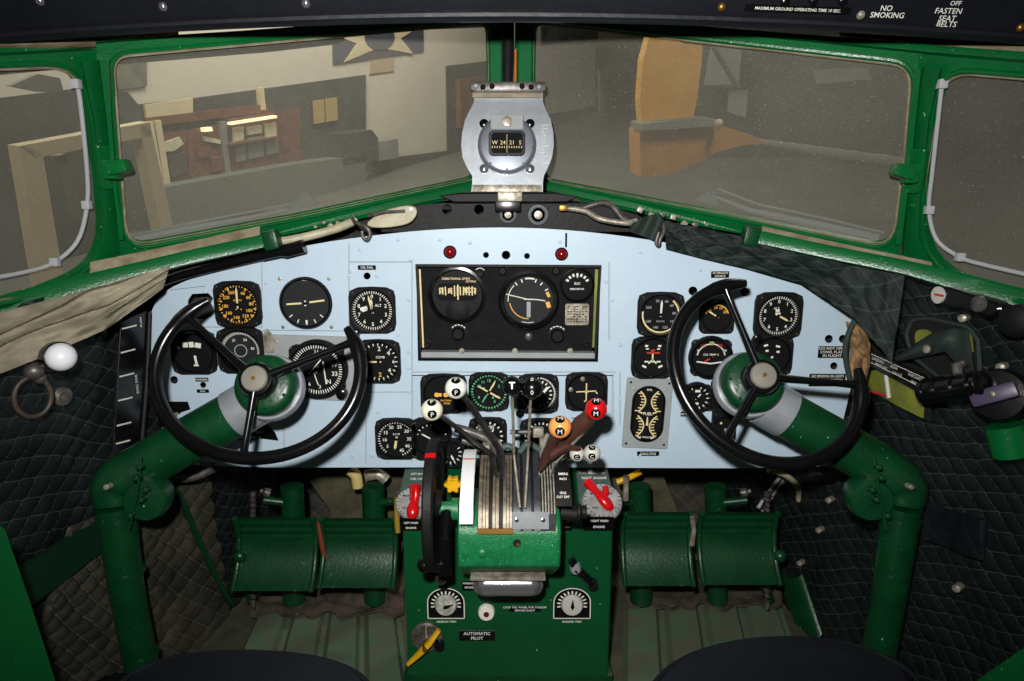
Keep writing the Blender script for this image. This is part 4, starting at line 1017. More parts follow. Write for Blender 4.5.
plaq(FPL, MF, [(450, 531), (454.5, 531), (454.5, 558), (450, 558)], [('N', 452.2, 535), ('O', 452.2, 540), ('S', 452.2, 545), ('E', 452.2, 550), ('D', 452.2, 555)], BLKG, 'narrow upright black placard between trim wheel and quadrant casting', 3.4)
plaq(FPL, MF, [(563, 518), (572, 518), (572, 531), (563, 531)], [('RUD', 567.5, 522), ('TRIM', 567.5, 527)], BLKG, 'small black placard right of the quadrant casting', 3)

def selector(u, v, ru, rv, hp, label, prong=None):
    """fuel selector: engraved disc with a red handle"""
    c = SPL.hit(u, v); o = thing('fuel_selector', label, 'valve', c, MS)
    rr = ru*c.y/F/ray(512, v).y
    q = MB(); q.lathe([(rr, 0), (rr, .006), (rr*.94, .009), (rr*.8, .008), (.0001, .008)], n=36); q.build('dial_plate', mat('engraved_disc_metal', (186, 186, 182), .45, .2, rgb2=(136, 136, 134), vscale=60), o)
    q = MB()
    for k in range(24): 
        a = 2*pi*k/24; q.quad((cos(a)*rr*.8, sin(a)*rr*.8), (cos(a)*rr*.92, sin(a)*rr*.92), .0012, -.0096)
    for i, t_ in enumerate(['OFF', 'MAIN', 'AUX', 'CROSS']): q.text(t_, .006, (rr*.55*cos(R(45+90*i)), rr*.55*sin(R(45+90*i))), -.0092, bold=.02)
    q.build('dial_engraving', BLKG, o)
    q = rel(o); n0 = SLN; pts = [SPL.hit(a, b, h) for a, b, h in hp]
    q.tube(smooth(pts, 4), [.0115, .0115, .011, .0095, .0085, .008, .0085, .010, .0115, .012, .0115, .009, .004][:len(smooth(pts, 4))] if len(smooth(pts, 4)) <= 13 else .0075, 12, flat=.8); q.build('handle', RED, o)
    if prong:
        q = rel(o); q.tube([SPL.hit(*p) for p in prong], [.0075, .007, .0055], 10); q.build('handle_prong', RED, o)
    q = MB(); q.lathe([(.005, .008), (.005, .022), (.003, .026), (.0001, .026)], n=14); q.build('spindle', RED, o)
    return o
selector(413, 504, 17, 14, [(415, 487, .016), (415, 497, .022), (413, 508, .02), (412, 519, .014)], 'red handled fuel selector on the left of the pedestal top, beside the trim wheel', [(415, 502, .02), (416, 494, .03), (416, 488, .034)])
selector(602, 503, 20, 14, [(588, 482, .02), (594, 489, .024), (603, 499, .022), (612, 510, .014)], 'red handled fuel selector on the right of the pedestal top', [(602, 500, .02), (606, 492, .024), (605, 486, .028)])

# quadrant casting
prof_q = [(568, 1.035), (545, 1.022), (531, 1.024), (507, 1.045), (482, 1.085), (462, 1.135), (458, 1.20), (470, 1.26)]
qd = thing('throttle_quadrant', 'bright green speckled casting with slotted lever plates on top of the pedestal', 'quadrant', V((0, 1.12, P(512, 568, 1.05).z)))
def YZ(v, Y, du=0): return (Y, P(512, v, Y).z)
def band(mb, u0, u1, prof, t, lean=0):
    """strip following the curved quadrant profile between px columns u0 and u1"""
    rings = []
    pts = [V((0, Y, P(512, v, Y).z)) for v, Y in prof]
    for i, p in enumerate(pts):
        a = pts[max(0, i-1)]; b = pts[min(len(pts)-1, i+1)]; d = (b-a).normalized(); n = V((0, -d.z, d.y))
        if n.y > 0 and n.z < 0: n = -n
        x0 = (u0-512)/F*1.10; x1 = (u1-512)/F*1.10
        q0 = p+n*t
        rings.append([V((x0, p.y, p.z)), V((x0, q0.y, q0.z)), V((x1, q0.y, q0.z)), V((x1, p.y, p.z))])
    mb.rings(rings); return mb
X0, X1 = (457-512)/F*1.10, (562-512)/F*1.10
body = [(569, 1.034), (566, 1.024), (535, 1.020), (526, 1.027), (512, 1.05), (500, 1.09), (490, 1.16), (488, 1.22), (520, 1.22), (552, 1.20), (575, 1.20), (572, 1.10)]
q = rel(qd); q.prism([(X0, *YZ(*p)) for p in body], (X1-X0, 0, 0), ch=.004); q.build('casting', GREENL, qd)
bmo = qd.children[0]; md = bmo.modifiers.new('soft', 'BEVEL'); md.width = .004; md.segments = 3; md.limit_method = 'ANGLE'; md.angle_limit = R(35)
q = rel(qd); q.box(((X0+X1)/2+.002, 1.0225, P(512, 550, 1.022).z), (.005, .006, .052), .002); q.build('casting_rib', GREENL, qd)
for u, v, m_ in ((482, 553, GREENL), (517, 543, BRASS)):
    q = rel(qd); q.lathe([(.0075, -.002), (.0075, .002), (.005, .004), (.0001, .0045)] if u < 500 else [(.0065, -.002), (.0065, .0008), (.0001, .0009)], P(u, v, 1.020), (0, -1, .1), 18); q.build('casting_bolt', m_ if u < 500 else HOLE, qd)
q = rel(qd); q.lathe([(.0035, .0008), (.003, .002), (.0001, .002)], P(518, 544.5, 1.020), (0, -1, .1), 14); q.build('hole_pin', BRASS, qd)
arc = [(531, 1.020), (515, 1.030), (498, 1.048), (482, 1.075), (468, 1.105), (457, 1.14), (453, 1.18)]
q = rel(qd); band(q, 477, 556, arc, -.006); q.build('slot_backing', BLKW, qd)
q = rel(qd); band(q, 478, 513, arc[:6], .0015); q.bm.free()
for a, b in ((478, 481.5), (482.3, 485), (485.6, 488.2), (492.2, 495), (495.6, 498.6), (503, 506), (506.6, 509), (509.6, 512)):
    q = rel(qd); band(q, a, b, arc[:6], .004); q.build('slot_plate', mat('slot_plate_metal', (142, 130, 110), .45, .4, rgb2=(84, 74, 62), vscale=70), qd)
q = rel(qd); band(q, 477, 513, [(533, 1.018), (528, 1.020)], .006); q.build('slot_end_stop', BRASS, qd)
for a, b in ((513.5, 520.5), (523.5, 531.5), (534.5, 541)):
    q = rel(qd); band(q, a, b, arc, .004); q.build('throttle_slot_plate', mat('blue_grey_steel', (70, 74, 82), .4, .3, rgb2=(46, 48, 54), vscale=50), qd)
q = rel(qd); band(q, 512.5, 549, [(529, 1.019), (522, 1.0235), (512, 1.031)], .0065); q.build('quadrant_face_plate', mat('dark_grey_face_plate', (104, 110, 114), .5, var=.2, vscale=40), qd)
for u in (516.5, 543): 
    q = rel(qd); q.lathe([(.0034, 0), (.0034, .0012), (.0001, .0016)], P(u, 519.5, 1.018)+V((0, -.0015, 0)), (0, -.9, .4), 12); q.build('screw', BLKG, qd)
for a in (542.5, 545.5, 548.5, 551.5, 554.5):
    q = rel(qd); band(q, a, a+1.4, arc[1:], .006); q.build('mixture_slot_fin', ALUM, qd)
q = rel(qd); band(q, 556.5, 572, [(507, 1.03), (492, 1.045), (474, 1.08), (458, 1.13), (456, 1.17)], .008); q.build('mixture_placard_block', BLKW, qd)
q = rel(qd); yy = [(474, 1.08), (479, 1.07), (493, 1.045), (497, 1.04)]
for (v, Y), t_ in zip(yy, ('EMERG', 'RICH', 'IDLE', 'CUT OFF')): q.text(t_, .0052, M=TL(P(563, v, Y-.012)) @ FR(V((0, -.85, .53))).to_4x4(), bold=.02)
q.build('mixture_lettering', WHITE, qd)
q = rel(qd); band(q, 460, 473.5, [(523, 1.012), (505, 1.020), (480, 1.058), (460, 1.105), (455, 1.14)], .010); q.build('flap_indicator_strip', mat('white_strip_enamel', (224, 224, 222), .4), qd)
q = rel(qd); band(q, 460.5, 473, [(464.3, 1.0955), (463.3, 1.098)], .0108); q.build('red_index_line', REDM, qd)
q = rel(qd); q.lathe([(.015, 0), (.015, .004), (.011, .008), (.011, .016)], P(577, 512, 1.06), (1, 0, 0), 20); q.build('friction_boss', BLKW, qd)
q = rel(qd); q.cyl(P(560, 512, 1.07), P(577, 514, 1.07), .013); q.build('friction_shaft', BLKW, qd)
q = rel(qd); q.cyl(P(440, 508, 1.09), P(458, 508, 1.09), .0115); q.lathe([(.019, 0), (.019, .012)], P(452, 509, 1.09), (1, 0, 0), 24); q.build('trim_shaft_boss', GREENL, qd)
# linkage clutter behind the levers
for pts, r_, m_ in (([(485, 445), (492, 440), (500, 446), (498, 458)], .006, ALUM), ([(455, 428), (470, 432), (488, 440), (498, 455)], .008, STEEL), ([(500, 450), (508, 446), (518, 452)], .006, DGP), ([(520, 452), (528, 444), (540, 450)], .006, DGP),
                    ([(510, 432), (530, 432), (542, 432)], .004, STEEL), ([(541, 428), (542, 450), (538, 466)], .005, ALUM), ([(548, 434), (543, 448), (545, 470)], .0045, ALUM), ([(462, 440), (475, 444), (480, 450)], .007, STEEL),
                    ([(556, 452), (548, 460), (544, 475)], .004, CABLE), ([(478, 425), (492, 436), (500, 446)], .0045, STEEL)):
    q = rel(qd); q.tube(smooth([P(u, v, 1.17) for u, v in pts], 4), r_, 10); q.build('linkage_rod', m_, qd)
for u, v, w_ in ((538, 432, .019), (545, 462, .014), (540, 474, .012), (486, 448, .014), (551, 447, .011)):
    q = rel(qd); q.box(P(u, v, 1.158), (w_, .014, w_*.9), .002); q.build('linkage_block', ALUM, qd)

DKST = mat('dark_worn_steel', (58, 56, 54), .45, .3, rgb2=(34, 32, 32), vscale=60)
def lever(name, ball, arm, w, mball, letter, label, cat='lever', arm_m=STEEL, rb=11, flat=.35, sheath=None, Yb=1.04, group=None, dot=False, ring=True, twist=0):
    c = P(ball[0], ball[1], Yb); s_ = SC(ball[1], Yb); r = rb*s_
    o = thing(name, label, cat, P(*arm[-1]), group=group)
    pts = [c]+[P(*p) for p in arm]
    q = rel(o); q.tube(pts, [w*.75]+[w]*(len(pts)-1), 10, flat=flat); q.build('arm', arm_m, o)
    if sheath:
        q = rel(o); q.tube([P(*p) for p in sheath[0]], sheath[1], 14); q.build('leather_sheath', BROWN, o)
    q = rel(o); q.ball(c, r, nu=28, nv=18); kb = q.build('knob', mball, o)
    d = (CAM-c).normalized(); d2 = (d+V((0, 0, -.42))).normalized(); MM = FR(d2)
    if ring:
        # domed button let into the ball
        def cap(cd, rad, lift, m_, nm):
            x, y = frame_of(cd); q = rel(o); rings = []
            for k in range(5):
                t = rad*(1-k/4)+.00005; h = math.sqrt(max(0, (r+lift)**2-t*t))
                rings.append([c+cd*h+x*t*cos(2*pi*j/20)+y*t*sin(2*pi*j/20) for j in range(20)])
            q.rings(rings); return q.build(nm, m_, kb)
        cap(d2, r*.42, .0003, BLKG, 'letter_button')
        dt = (d+V((0, 0, 1.5))).normalized(); cap(dt, r*.42, .0003, BLKG, 'letter_button')
        for dd_, M_ in ((d2, MM), (dt, FR(dt))):
            q = rel(o); q.text(letter, r*.62, M=TL(c+dd_*(r+.0009)) @ M_.to_4x4()); q.build('letter', WHITE, kb)
    else:
        q = rel(o)
        q.text(letter, r*1.0, M=TL(c+d*(r+.0006)) @ FR(d).to_4x4(), bold=.02); q.build('letter', WHITE, kb)
    return o
pg = 'white P knob propeller levers'
lever('propeller_lever', (432, 410), [(452, 424, 1.06), (492, 455, 1.10), (496, 482, 1.085)], .0115, mat('ivory_knob_enamel', (226, 222, 196), .22), 'P', 'propeller lever with the lower, leftmost white ball knob lettered P', rb=11, arm_m=DKST)
lever('propeller_lever', (456, 388), [(470, 404, 1.06), (500, 450, 1.10), (502, 482, 1.085)], .010, BALLW, 'P', 'propeller lever with the upper white ball knob lettered P', rb=11, arm_m=DKST)
lever('throttle_lever', (512, 386), [(512.5, 400, 1.05), (514, 455, 1.08), (520, 508, 1.025)], .0024, BLKG, 'T', 'thin throttle rod with a black ball knob lettered T, left of the pair', arm_m=ALUM, rb=10, flat=1, ring=False, Yb=1.03)
lever('throttle_lever', (532, 388), [(530.5, 402, 1.05), (528, 455, 1.08), (525, 508, 1.025)], .0024, BLKG, '0', 'thin throttle rod with a black ball knob, right of the pair', arm_m=ALUM, rb=11, flat=1, Yb=1.03)
lever('mixture_lever', (560, 427), [(552, 440, 1.07), (543, 462, 1.10), (541, 478, 1.085)], .006, BALLO, 'M', 'mixture lever with an orange ball knob lettered M', rb=11.5, sheath=([(556, 436, 1.06), (548, 452, 1.09), (540, 470, 1.095)], [.007, .009, .006]))
lever('mixture_lever', (596, 409), [(582, 424, 1.07), (560, 450, 1.10), (552, 476, 1.085)], .006, RED, 'M', 'mixture lever with a bright red ball knob lettered M', rb=11, sheath=([(590, 416, 1.055), (582, 424, 1.065), (565, 442, 1.085), (556, 455, 1.10)], [.012, .0155, .011, .008]))
q = MB(); q.tube([P(583, 432, 1.06), P(570, 446, 1.075), P(556, 462, 1.09)], [.004, .003, .003], 8)
put(q, 'release_rod', ALUM, 'thin bare metal rod beside the red knob lever', 'rod')
q = MB(); q.tube(smooth([P(540, 470, 1.07), P(552, 455, 1.065), P(566, 447, 1.07), P(578, 450, 1.08)], 5), [.006]*5+[.014]*6+[.009]*5, 12, flat=.6)
put(q, 'leather_boot', BROWN, 'brown leather boot folded over the mixture levers', 'boot')
BALLG = mat('grey_white_knob_enamel', (190, 188, 178), .25)
lever('carburettor_heat_lever', (577, 454), [(565, 460, 1.10), (555, 470, 1.10)], .006, BALLG, 'C', 'short lever with small white ball knob lettered C, nearer the quadrant', rb=7.6, Yb=1.08, arm_m=BLKW)
lever('carburettor_heat_lever', (592, 453), [(580, 458, 1.09), (560, 460, 1.11)], .0075, BALLG, 'C', 'short lever with small white ball knob lettered C, nearer the fuel selector', rb=8.6, Yb=1.06, arm_m=STEEL)

# trim wheel
cw = P(434.5, 503, 1.10); o = thing('trim_handwheel', 'large black elevator trim wheel seen edge on at the left of the quadrant', 'wheel', cw)
q = rel(o); rw = .112; q.lathe([(rw*.80, -.007), (rw*.97, -.009), (rw, -.006), (rw, .006), (rw*.97, .009), (rw*.80, .007), (rw*.78, .004), (.02, .004), (.02, .016), (.0001, .016)][:6]+[(rw*.78, .004), (.025, .004), (.02, .014), (.0001, .014)], cw, (1, 0, 0), 60)
q.build('wheel_rim', BLKW, o)
q = rel(o); q.lathe([(.0001, -.013), (rw*.78, -.009), (rw*.8, -.004)], cw, (1, 0, 0), 40); q.build('wheel_web', BLKG, o)
a = R(152); q = rel(o)
rg = []
for da in (-.045, .045):
    aa = R(112)+da; c0 = cw+V((0, cos(aa)*(rw+.0008), sin(aa)*(rw+.0008))); rg.append([c0+V((-.0085, 0, 0)), c0+V((.0085, 0, 0)), c0+V((.0085, .002, -.003)), c0+V((-.0085, .002, -.003))])
q.rings(rg); q.build('red_index_mark', RED, o)
q = rel(o); pts = [cw+V((.022, -.01, .0)), cw+V((.022, -.055, -.04)), cw+V((.020, -.055, -.105))]; q.tube(pts, [.010, .011, .012], 12, flat=.6); q.build('crank_arm', BLKG, o)
q = rel(o); q.ball(P(425, 565, 1.03), .013); q.cyl(P(425, 565, 1.03), P(441, 568, 1.04), .008); q.build('crank_knob', BLKG, o)
q = rel(o); q.lathe([(.010, -.004), (.010, .004), (.006, .004), (.006, -.004)], P(441, 579, 1.10), (0, -1, .3), 18); q.build('stop_ring', BLKW, o)
o = thing('yellow_knob', 'yellow scalloped knob between the trim wheel and white strip', 'knob', P(453, 484, 1.12))  # yellow scalloped knob, its function is not known
q = MB(); q.pp([((.0135+.0022*cos(a*6))*cos(a), (.0135+.0022*cos(a*6))*sin(a)) for a in [2*pi*i/48 for i in range(48)]], .006, -.008, ch=.002); q.build('knob', YEL, o)
q = MB(); q.cyl((0, .005, 0), (0, .05, -.01), .005); q.build('shaft', STEEL, o)

# chrome box under the casting
o = thing('chrome_box', 'shiny chrome rounded box mounted under the green quadrant casting', 'box', P(508, 585, 1.08))
s_ = SC(585, 1.08); q = MB(); rg_ = []
for k in range(11):
    t_ = k/10*pi/2; gx = 11*(1-cos(t_)) if False else 11*(1-cos(t_)); y_ = -.016*sin(t_)
    w_, h_ = 66-2*9*(1-cos(t_)), 22-2*10.6*(1-cos(t_))
    rg_.append([V((x, y_, z)) for x, z in [(a*s_, b*s_) for a, b in rrect(w_, h_, min(w_, h_)*.499, 8)]])
q.rings([[V((p.x, .10, p.z)) for p in rg_[0]]]+rg_); b_ = q.build('shell', CHR, o)
q = MB(); q.pp(rrect(70*s_, 26*s_, 12.5*s_, 8), .06, .0); q.build('collar', STEEL, o)
q = rel(o); q.box(P(508, 571.5, 1.085), (74*s_, .05, .006), .001); q.build('mounting_bracket', ALUM, o)

# trim dials
def tdial(u, v, ang, label):
    o = thing('trim_dial', label, 'dial', FPL.hit(u, v), group='trim dials low on the pedestal front'); s_ = SC(v, 1.2)
    W = 38*s_; H = 32*s_
    arch = [(-W/2, -H/2), (W/2, -H/2), (W/2, 0)]+[(W/2*cos(R(a)), H*.08+W/2*.85*sin(R(a))) for a in range(10, 171, 10)]+[(-W/2, 0)]
    q = MB(); q.pp(arch, 0, -.002); q.build('scale_plate', WHITE if False else BLKG, o)
    q = MB()
    for k in range(13):
        a = R(-10+k*200/12); q.quad((cos(a)*11.6*s_, sin(a)*11.6*s_), (cos(a)*15*s_, sin(a)*15*s_), 1.5*s_, -.0023)
    for i in range(len(arch)): q.quad(V(arch[i])*.96, V(arch[(i+1) % len(arch)])*.96, 1.0*s_, -.0022)
    q.text('RUDDER TRIM' if u > 500 else 'AILERON TRIM', 3*s_, (0, -H*.60), -.0022, bold=.02)
    q.build('scale_marking', WHITE, o)
    q = MB(); q.lathe([(11*s_, .002), (11*s_, .006), (9.5*s_, .010), (.0001, .011)], n=30); q.build('knob', BALLG if u > 500 else mat('worn_white_knob', (206, 204, 190), .5, rgb2=(130, 134, 124), vscale=80), o)
    q = MB(); d = V((sin(R(ang)), cos(R(ang)))); n = V((d.y, -d.x))
    q.pp([tuple(d*9*s_), tuple(n*2*s_), tuple(-d*3*s_), tuple(-n*2*s_)], -.0108, -.0125); q.build('pointer', BLKG, o)
tdial(446, 604, 70, 'white trim knob with black scale plate, left of the chrome box')
tdial(572, 604, 2, 'white trim knob with black scale plate, right of the chrome box')
o = thing('handset_clip', 'black toggle crank on the pedestal front above the right trim dial', 'crank', FPL.hit(580, 572))
q = rel(o); q.tube([FPL.hit(571, 559, .014), FPL.hit(576, 568, .018), FPL.hit(592, 583, .018)], [.010, .012, .010], 14, flat=.6); q.build('crank_arm', BLKG, o)
q = rel(o); q.lathe([(.011, 0), (.011, .014), (.007, .019), (.0001, .019)], FPL.hit(575, 566, .01), (0, -1, 0), 18); q.build('hub', ALU, o)
q = rel(o); q.lathe([(.010, 0), (.010, .014), (.0075, .014), (.0075, .008), (.0001, .008)], FPL.hit(592, 582, .01), (0, -1, 0), 18); q.build('ring_end', BLKW, o)
o.name = 'rudder_trim_crank'
o = thing('pull_knob', 'round white pull knob with a dark red centre under the chrome box', 'knob', FPL.hit(486.5, 611))
q = MB(); q.lathe([(.0165, 0), (.0165, .006), (.0145, .010), (.0001, .011)], n=28); q.build('knob', BALLW, o)
q = MB(); q.lathe([(.0055, .011), (.0055, .0125), (.0001, .013)], n=16); q.build('centre_boss', mat('dark_red_boss', (92, 22, 18), .4), o)
# autopilot valve with yellow handle
o = thing('autopilot_valve', 'round dusty valve plate with a yellow handle low on the left of the pedestal', 'valve', FPL.hit(427, 636))
q = MB(); q.lathe([(.032, 0), (.032, .005), (.029, .008), (.0001, .008)], n=32); q.build('valve_plate', STEEL, o)
q = MB(); q.box((0, -.009, .016), (.003, .002, .026)); q.build('index_mark', GASK, o)
q = rel(o); q.tube([FPL.hit(439, 630, .018), FPL.hit(430, 643, .024), FPL.hit(422, 651, .026), FPL.hit(408, 664, .022)], [.007, .0085, .0095, .006], 12, flat=.6); q.build('handle', YEL, o)
q = MB(); q.lathe([(.007, .008), (.007, .022), (.005, .034), (.0001, .035)], n=16, o=(0, 0, -.008)); q.build('spindle', BRASS, o)
q = rel(o); q.lathe([(.010, .008), (.010, .018), (.0001, .018)], FPL.hit(440, 641), (0, -1, 0), 18); q.build('stop_boss', BLKG, o)
for u, v in ((419, 610), (459, 600), (435, 577), (551, 600), (537, 650), (600, 604), (597, 568)):
    q = MB(); q.lathe([(.0018, 0), (.0016, .001), (.0001, .0013)], FPL.hit(u, v), (0, -1, 0), 8); b_ = q.build('screw', ALUM); M_ = ped.matrix_world; b_.data.transform(Matrix.Translation(-ped.location)); b_.parent = ped

# ------------------------------------------------------------------ rudder pedals
def pedal(u0, u1, v0, v1, label, Y=1.38):
    c = P((u0+u1)/2, (v0+v1)/2, Y); s_ = SC((v0+v1)/2, Y); W = (u1-u0)*s_; H = (v1-v0)*s_
    o = thing('rudder_pedal', label, 'pedal', c, Matrix.Rotation(R(-10), 3, 'X'), group=None)
    def f(s, t, e=0): 
        z = H/2-H*t; y = .030*(1-(2*(t-.42))**2)+(.0035*abs(sin(t*9*pi)) if t < .30 else 0)
        return V((-W/2+W*s, y+e-.02, z))
    q = MB(); q.slab(lambda s, t: f(s, t), lambda s, t: f(s, t, .006), 6, 48); q.build('foot_plate', GREEN2, o)
    for sx in (-1, 1):
        q = MB(); pts = [f(.5+sx*.5, t/14)+V((0, -.004, 0)) for t in range(15)]
        q.tube(pts, .0062, 10); q.build('side_flange', GREEN2, o)
    return o
def parm(o, pts, r_, m=GREEN2, nm='pedal_arm'):
    q = rel(o); q.tube([P(*p) for p in pts], r_, 18); q.build(nm, m, o)
p1 = pedal(238, 315, 516, 586, 'green rudder pedal farthest left, beside the quilted wall')
p2 = pedal(323, 395, 517, 583, 'green rudder pedal next to the left side of the pedestal')
p3 = pedal(623, 690, 511, 581, 'green rudder pedal next to the right side of the pedestal')
p4 = pedal(700, 775, 511, 580, 'green rudder pedal farthest right, beside the right wall')
for p, x, a0 in ((p1, 294, 0), (p2, 375, 0), (p3, 641, 0), (p4, 717, 0)):
    parm(p, [(x, 600, 1.46), (x, 540, 1.45), (x-2, 486, 1.45)], .026 if x != 717 else .024)
    d = -1 if x < 512 else 1
    dd = d if p in (p1, p4) else -d
    parm(p, [(x+dd*2, 503, 1.44), (x+dd*30, 500, 1.43)], .009, nm='pivot_tube')
    q = rel(p); q.lathe([(.010, 0), (.010, .012), (.005, .016), (.005, .022), (.0001, .022)], P(x+dd*24, 493, 1.42), (dd, -.3, .4), 12); q.build('pivot_bolt', STEEL, p)
    x0 = (250 if p is p1 else 770 if p is p4 else None)
    if x0:
        q = rel(p); q.tube(smooth([P(x0-3*dd, 492+9*k, 1.42) for k in range(14)], 1), .006, 8); q.build('return_rod', STEEL, p)
        q = rel(p)
        hel = []
        for i in range(150):
            tt = i/149; c = P(x0-3*dd, 492+108*tt, 1.42); hel.append(c+V((.009*cos(i*.9), .009*sin(i*.9), 0)))
        q.tube(hel, .0016, 5); q.build('return_spring', BLKW, p)
        parm(p, [(x0-dd*(-10)*-1, 566, 1.43), (x0+dd*-1, 600, 1.43)], [.010, .012], nm='toe_brake_link')
        q = rel(p); q.ball(P(x0+dd*14-4*dd, 556, 1.37), .014); q.build('link_knuckle', GREEN2, p)
q = MB(); q.tube([P(318, 522, 1.38), P(322, 545, 1.38), P(325, 560, 1.38)], [.004, .006, .005], 8); put(q, 'brake_link', mat('rust_red_rod', (120, 52, 34), .5), 'rust red link rod between the two left rudder pedals', 'rod')
q = MB(); q.tube([P(692, 514, 1.38), P(694, 530, 1.38), P(692, 545, 1.38)], [.006, .005, .006], 8); put(q, 'brake_link', ALUM, 'bare metal link between the two right rudder pedals', 'rod')
for (u, v) in ((296, 594), (380, 592), (641, 590)):
    q = MB(); q.lathe([(.022, 0), (.022, .05), (.018, .055)], P(u, v+10, 1.47), (0, 0, 1), 20); put(q, 'pedal_stub', STEEL, {296: 'steel stub tube on the floor under the farthest left pedal', 380: 'steel stub tube under the pedal left of the pedestal', 641: 'steel stub tube under the pedal right of the pedestal'}[u], 'tube')

# ------------------------------------------------------------------ floor plates
def fplate(us, v0, v1, label, nr):
    a0 = PZ(us[0], v1, .012); a1 = PZ(us[1], v1, .012); b0 = PZ(us[2], v0, .012); b1 = PZ(us[3], v0, .012)
    def f(s, t, e=0):
        p = (a0.lerp(a1, s)).lerp(b0.lerp(b1, s), t)
        fr = (s*nr) % 1; h = .016 if .12 < fr < .80 else (.016*min(fr/.12, 1) if fr <= .12 else .016*max(0, 1-(fr-.80)/.08))
        return V((p.x, p.y, h+e))
    q = MB(); q.slab(lambda s, t: f(s, t, .004), lambda s, t: f(s, t, -.012 if False else 0), nr*24, 4)
    return put(q, 'floor_plate', GREENF, label, 'floor plate', ang=30)
fplate((222, 412, 262, 398), 603, 690, 'corrugated worn green floor plate in front of the left pedals', 4)
fplate((622, 812, 624, 780), 600, 690, 'corrugated worn green floor plate in front of the right pedals', 4)
random.seed(11)
def rag(u0, u1, v0, v1, label, Y):
    c = []
    def f(s, t):
        u = u0+(u1-u0)*s; v = v0+(v1-v0)*t
        p = PZ(u, v, .03); nz = NZ.noise(V((s*7, t*3, 1.7)))*.016+NZ.noise(V((s*18, t*7, 4)))*.006
        edge = NZ.noise(V((s*9, 3, 1)))*.03*t
        return p+V((0, -edge, nz))
    q = MB(); q.slab(f, lambda s, t: f(s, t)-V((0, 0, .004)), 60, 14); return put(q, 'leather_boot', DIRTR, label, 'boot', ang=60)
DIRTR = mat('dirty_leather_rag', (82, 70, 58), .8, rgb2=(46, 40, 34), vscale=18, bump=.8)
rag(250, 404, 588, 614, 'crumpled dirty leather boot on the floor beneath the left pedals', 1.4)
rag(626, 782, 578, 606, 'crumpled dirty leather boot on the floor beneath the right pedals', 1.4)
q = MB()
def gw(s, t):
    u = 778+24*s+20*t; v = 574+60*t; p = WP(u, v, .05-.02*s); return p+V((.0, -.02*sin(pi*s), 0))
q.slab(gw, lambda s, t: gw(s, t)+V((.012, .01, 0)), 8, 10); put(q, 'kick_plate', GREEN2, 'dark green curved kick plate beside the farthest right pedal', 'plate')

# ------------------------------------------------------------------ seats
def seat(side, front, label, arm):
    zt = .30; pts = [PZ(u, v, zt) for u, v in front]; pts = smooth(pts, 4)
    xl, xr = pts[0].x, pts[-1].x; o = thing('pilot_seat', label, 'seat', V(((xl+xr)/2, .62, 0)))
    loop = [V((p.x, p.y, zt-.09)) for p in pts]+[V((xr+.002, .62, zt-.09)), V((xr-.02, .42, zt-.09)), V((xl+.02, .42, zt-.09)), V((xl-.002, .62, zt-.09))]
    q = rel(o); q.prism(loop, (0, 0, .09), ch=.014); q.build('cushion', LEATH, o)
    lp = [V((p.x, p.y-.012, zt-.004)) for p in pts]
    q = rel(o); q.tube(lp, .0042, 8); q.build('piping', LEATH, o)
    q = rel(o); q.box(((xl+xr)/2, .66, .185), (xr-xl-.03, .42, .05), .008); q.build('seat_pan', GREEN2, o)
    for x in (xl+.03, xr-.03):
        for y in (.50, .80):
            q = rel(o); q.cyl((x, y, .0), (x, y, .17), .014); q.build('leg', GREEN2, o)
    q = rel(o); q.prism([(xl+.03, .45, .26), (xr-.03, .45, .26), (xr-.05, .37, .62), (xl+.05, .37, .62)], (0, -.05, -.012), ch=.012); q.build('backrest', LEATH, o)
    q = rel(o); q.prism([arm[0]]+arm[1:], (.012, 0, 0), ch=.002); q.build('side_plate', GREEN, o)
    return o
X_ = -.62
seat('left', [(112, 688), (122, 678), (142, 663), (182, 650), (246, 645), (312, 650), (352, 662), (370, 676), (378, 688)], 'black leather seat cushion with piping at the lower left, green side plate outboard',
     [V((X_, .36, .16)), V((X_, .80, .20)), PX(50, 690, X_), PX(48, 681, X_), PX(22, 602, X_), PX(-4, 528, X_), V((X_, .70, .66)), V((X_, .40, .62))])
X2 = .62
seat('right', [(642, 690), (662, 665), (690, 648), (728, 637), (772, 632), (826, 634), (872, 646), (905, 664), (922, 688)], 'black leather seat cushion with piping at the lower right of the cockpit',
     [V((X2, .36, .16)), V((X2, .80, .18)), PX(966, 690, X2), PX(980, 678, X2), PX(1024, 648, X2), PX(1060, 625, X2), V((X2, .40, .50))])

# ------------------------------------------------------------------ centre compass
YC = 1.36
o = thing('magnetic_compass', 'polished aluminium magnetic compass plate hanging at the windscreen centre', 'compass', P(507, 146, YC), Matrix.Rotation(R(-11), 3, 'X')); s = SC(146, YC)
def CQ(pts): return [((u-507)*s, (146-v)*s) for u, v in pts]
q = MB(); q.pp(CQ([(474, 92), (543, 92), (543, 102), (546, 110), (551, 120), (553.5, 133), (554, 146), (552, 158), (548, 168), (544, 176), (543, 184), (543, 192), (471, 192), (472, 184), (472, 176), (467, 168), (462.5, 158), (461, 146), (462, 133), (465, 120), (470, 110), (474, 102)]), .003, -.001, ch=.0006)
q.build('mounting_plate', ALU, o)
for v in (95, 188.5):
    q = MB(); q.box((0, -.003, (146-v)*s), (69*s, .004, 7*s), .001); q.build('cross_strip', ALUM if v > 100 else GASK, o)
q = MB(); q.lathe([(29*s, .001), (29*s, .012), (27*s, .016), (25*s, .017), (.0001, .017)], n=48); q.build('compass_body', mat('grey_compass_casting', (122, 128, 138), .4, metal=.5, var=.1), o)
q = MB(); q.pp(rrect(36*s, 25*s, 5*s), -.016, -.0215, [rrect(31*s, 20*s, 4*s)], ch=.001); q.build('window_bezel', BLKG, o)
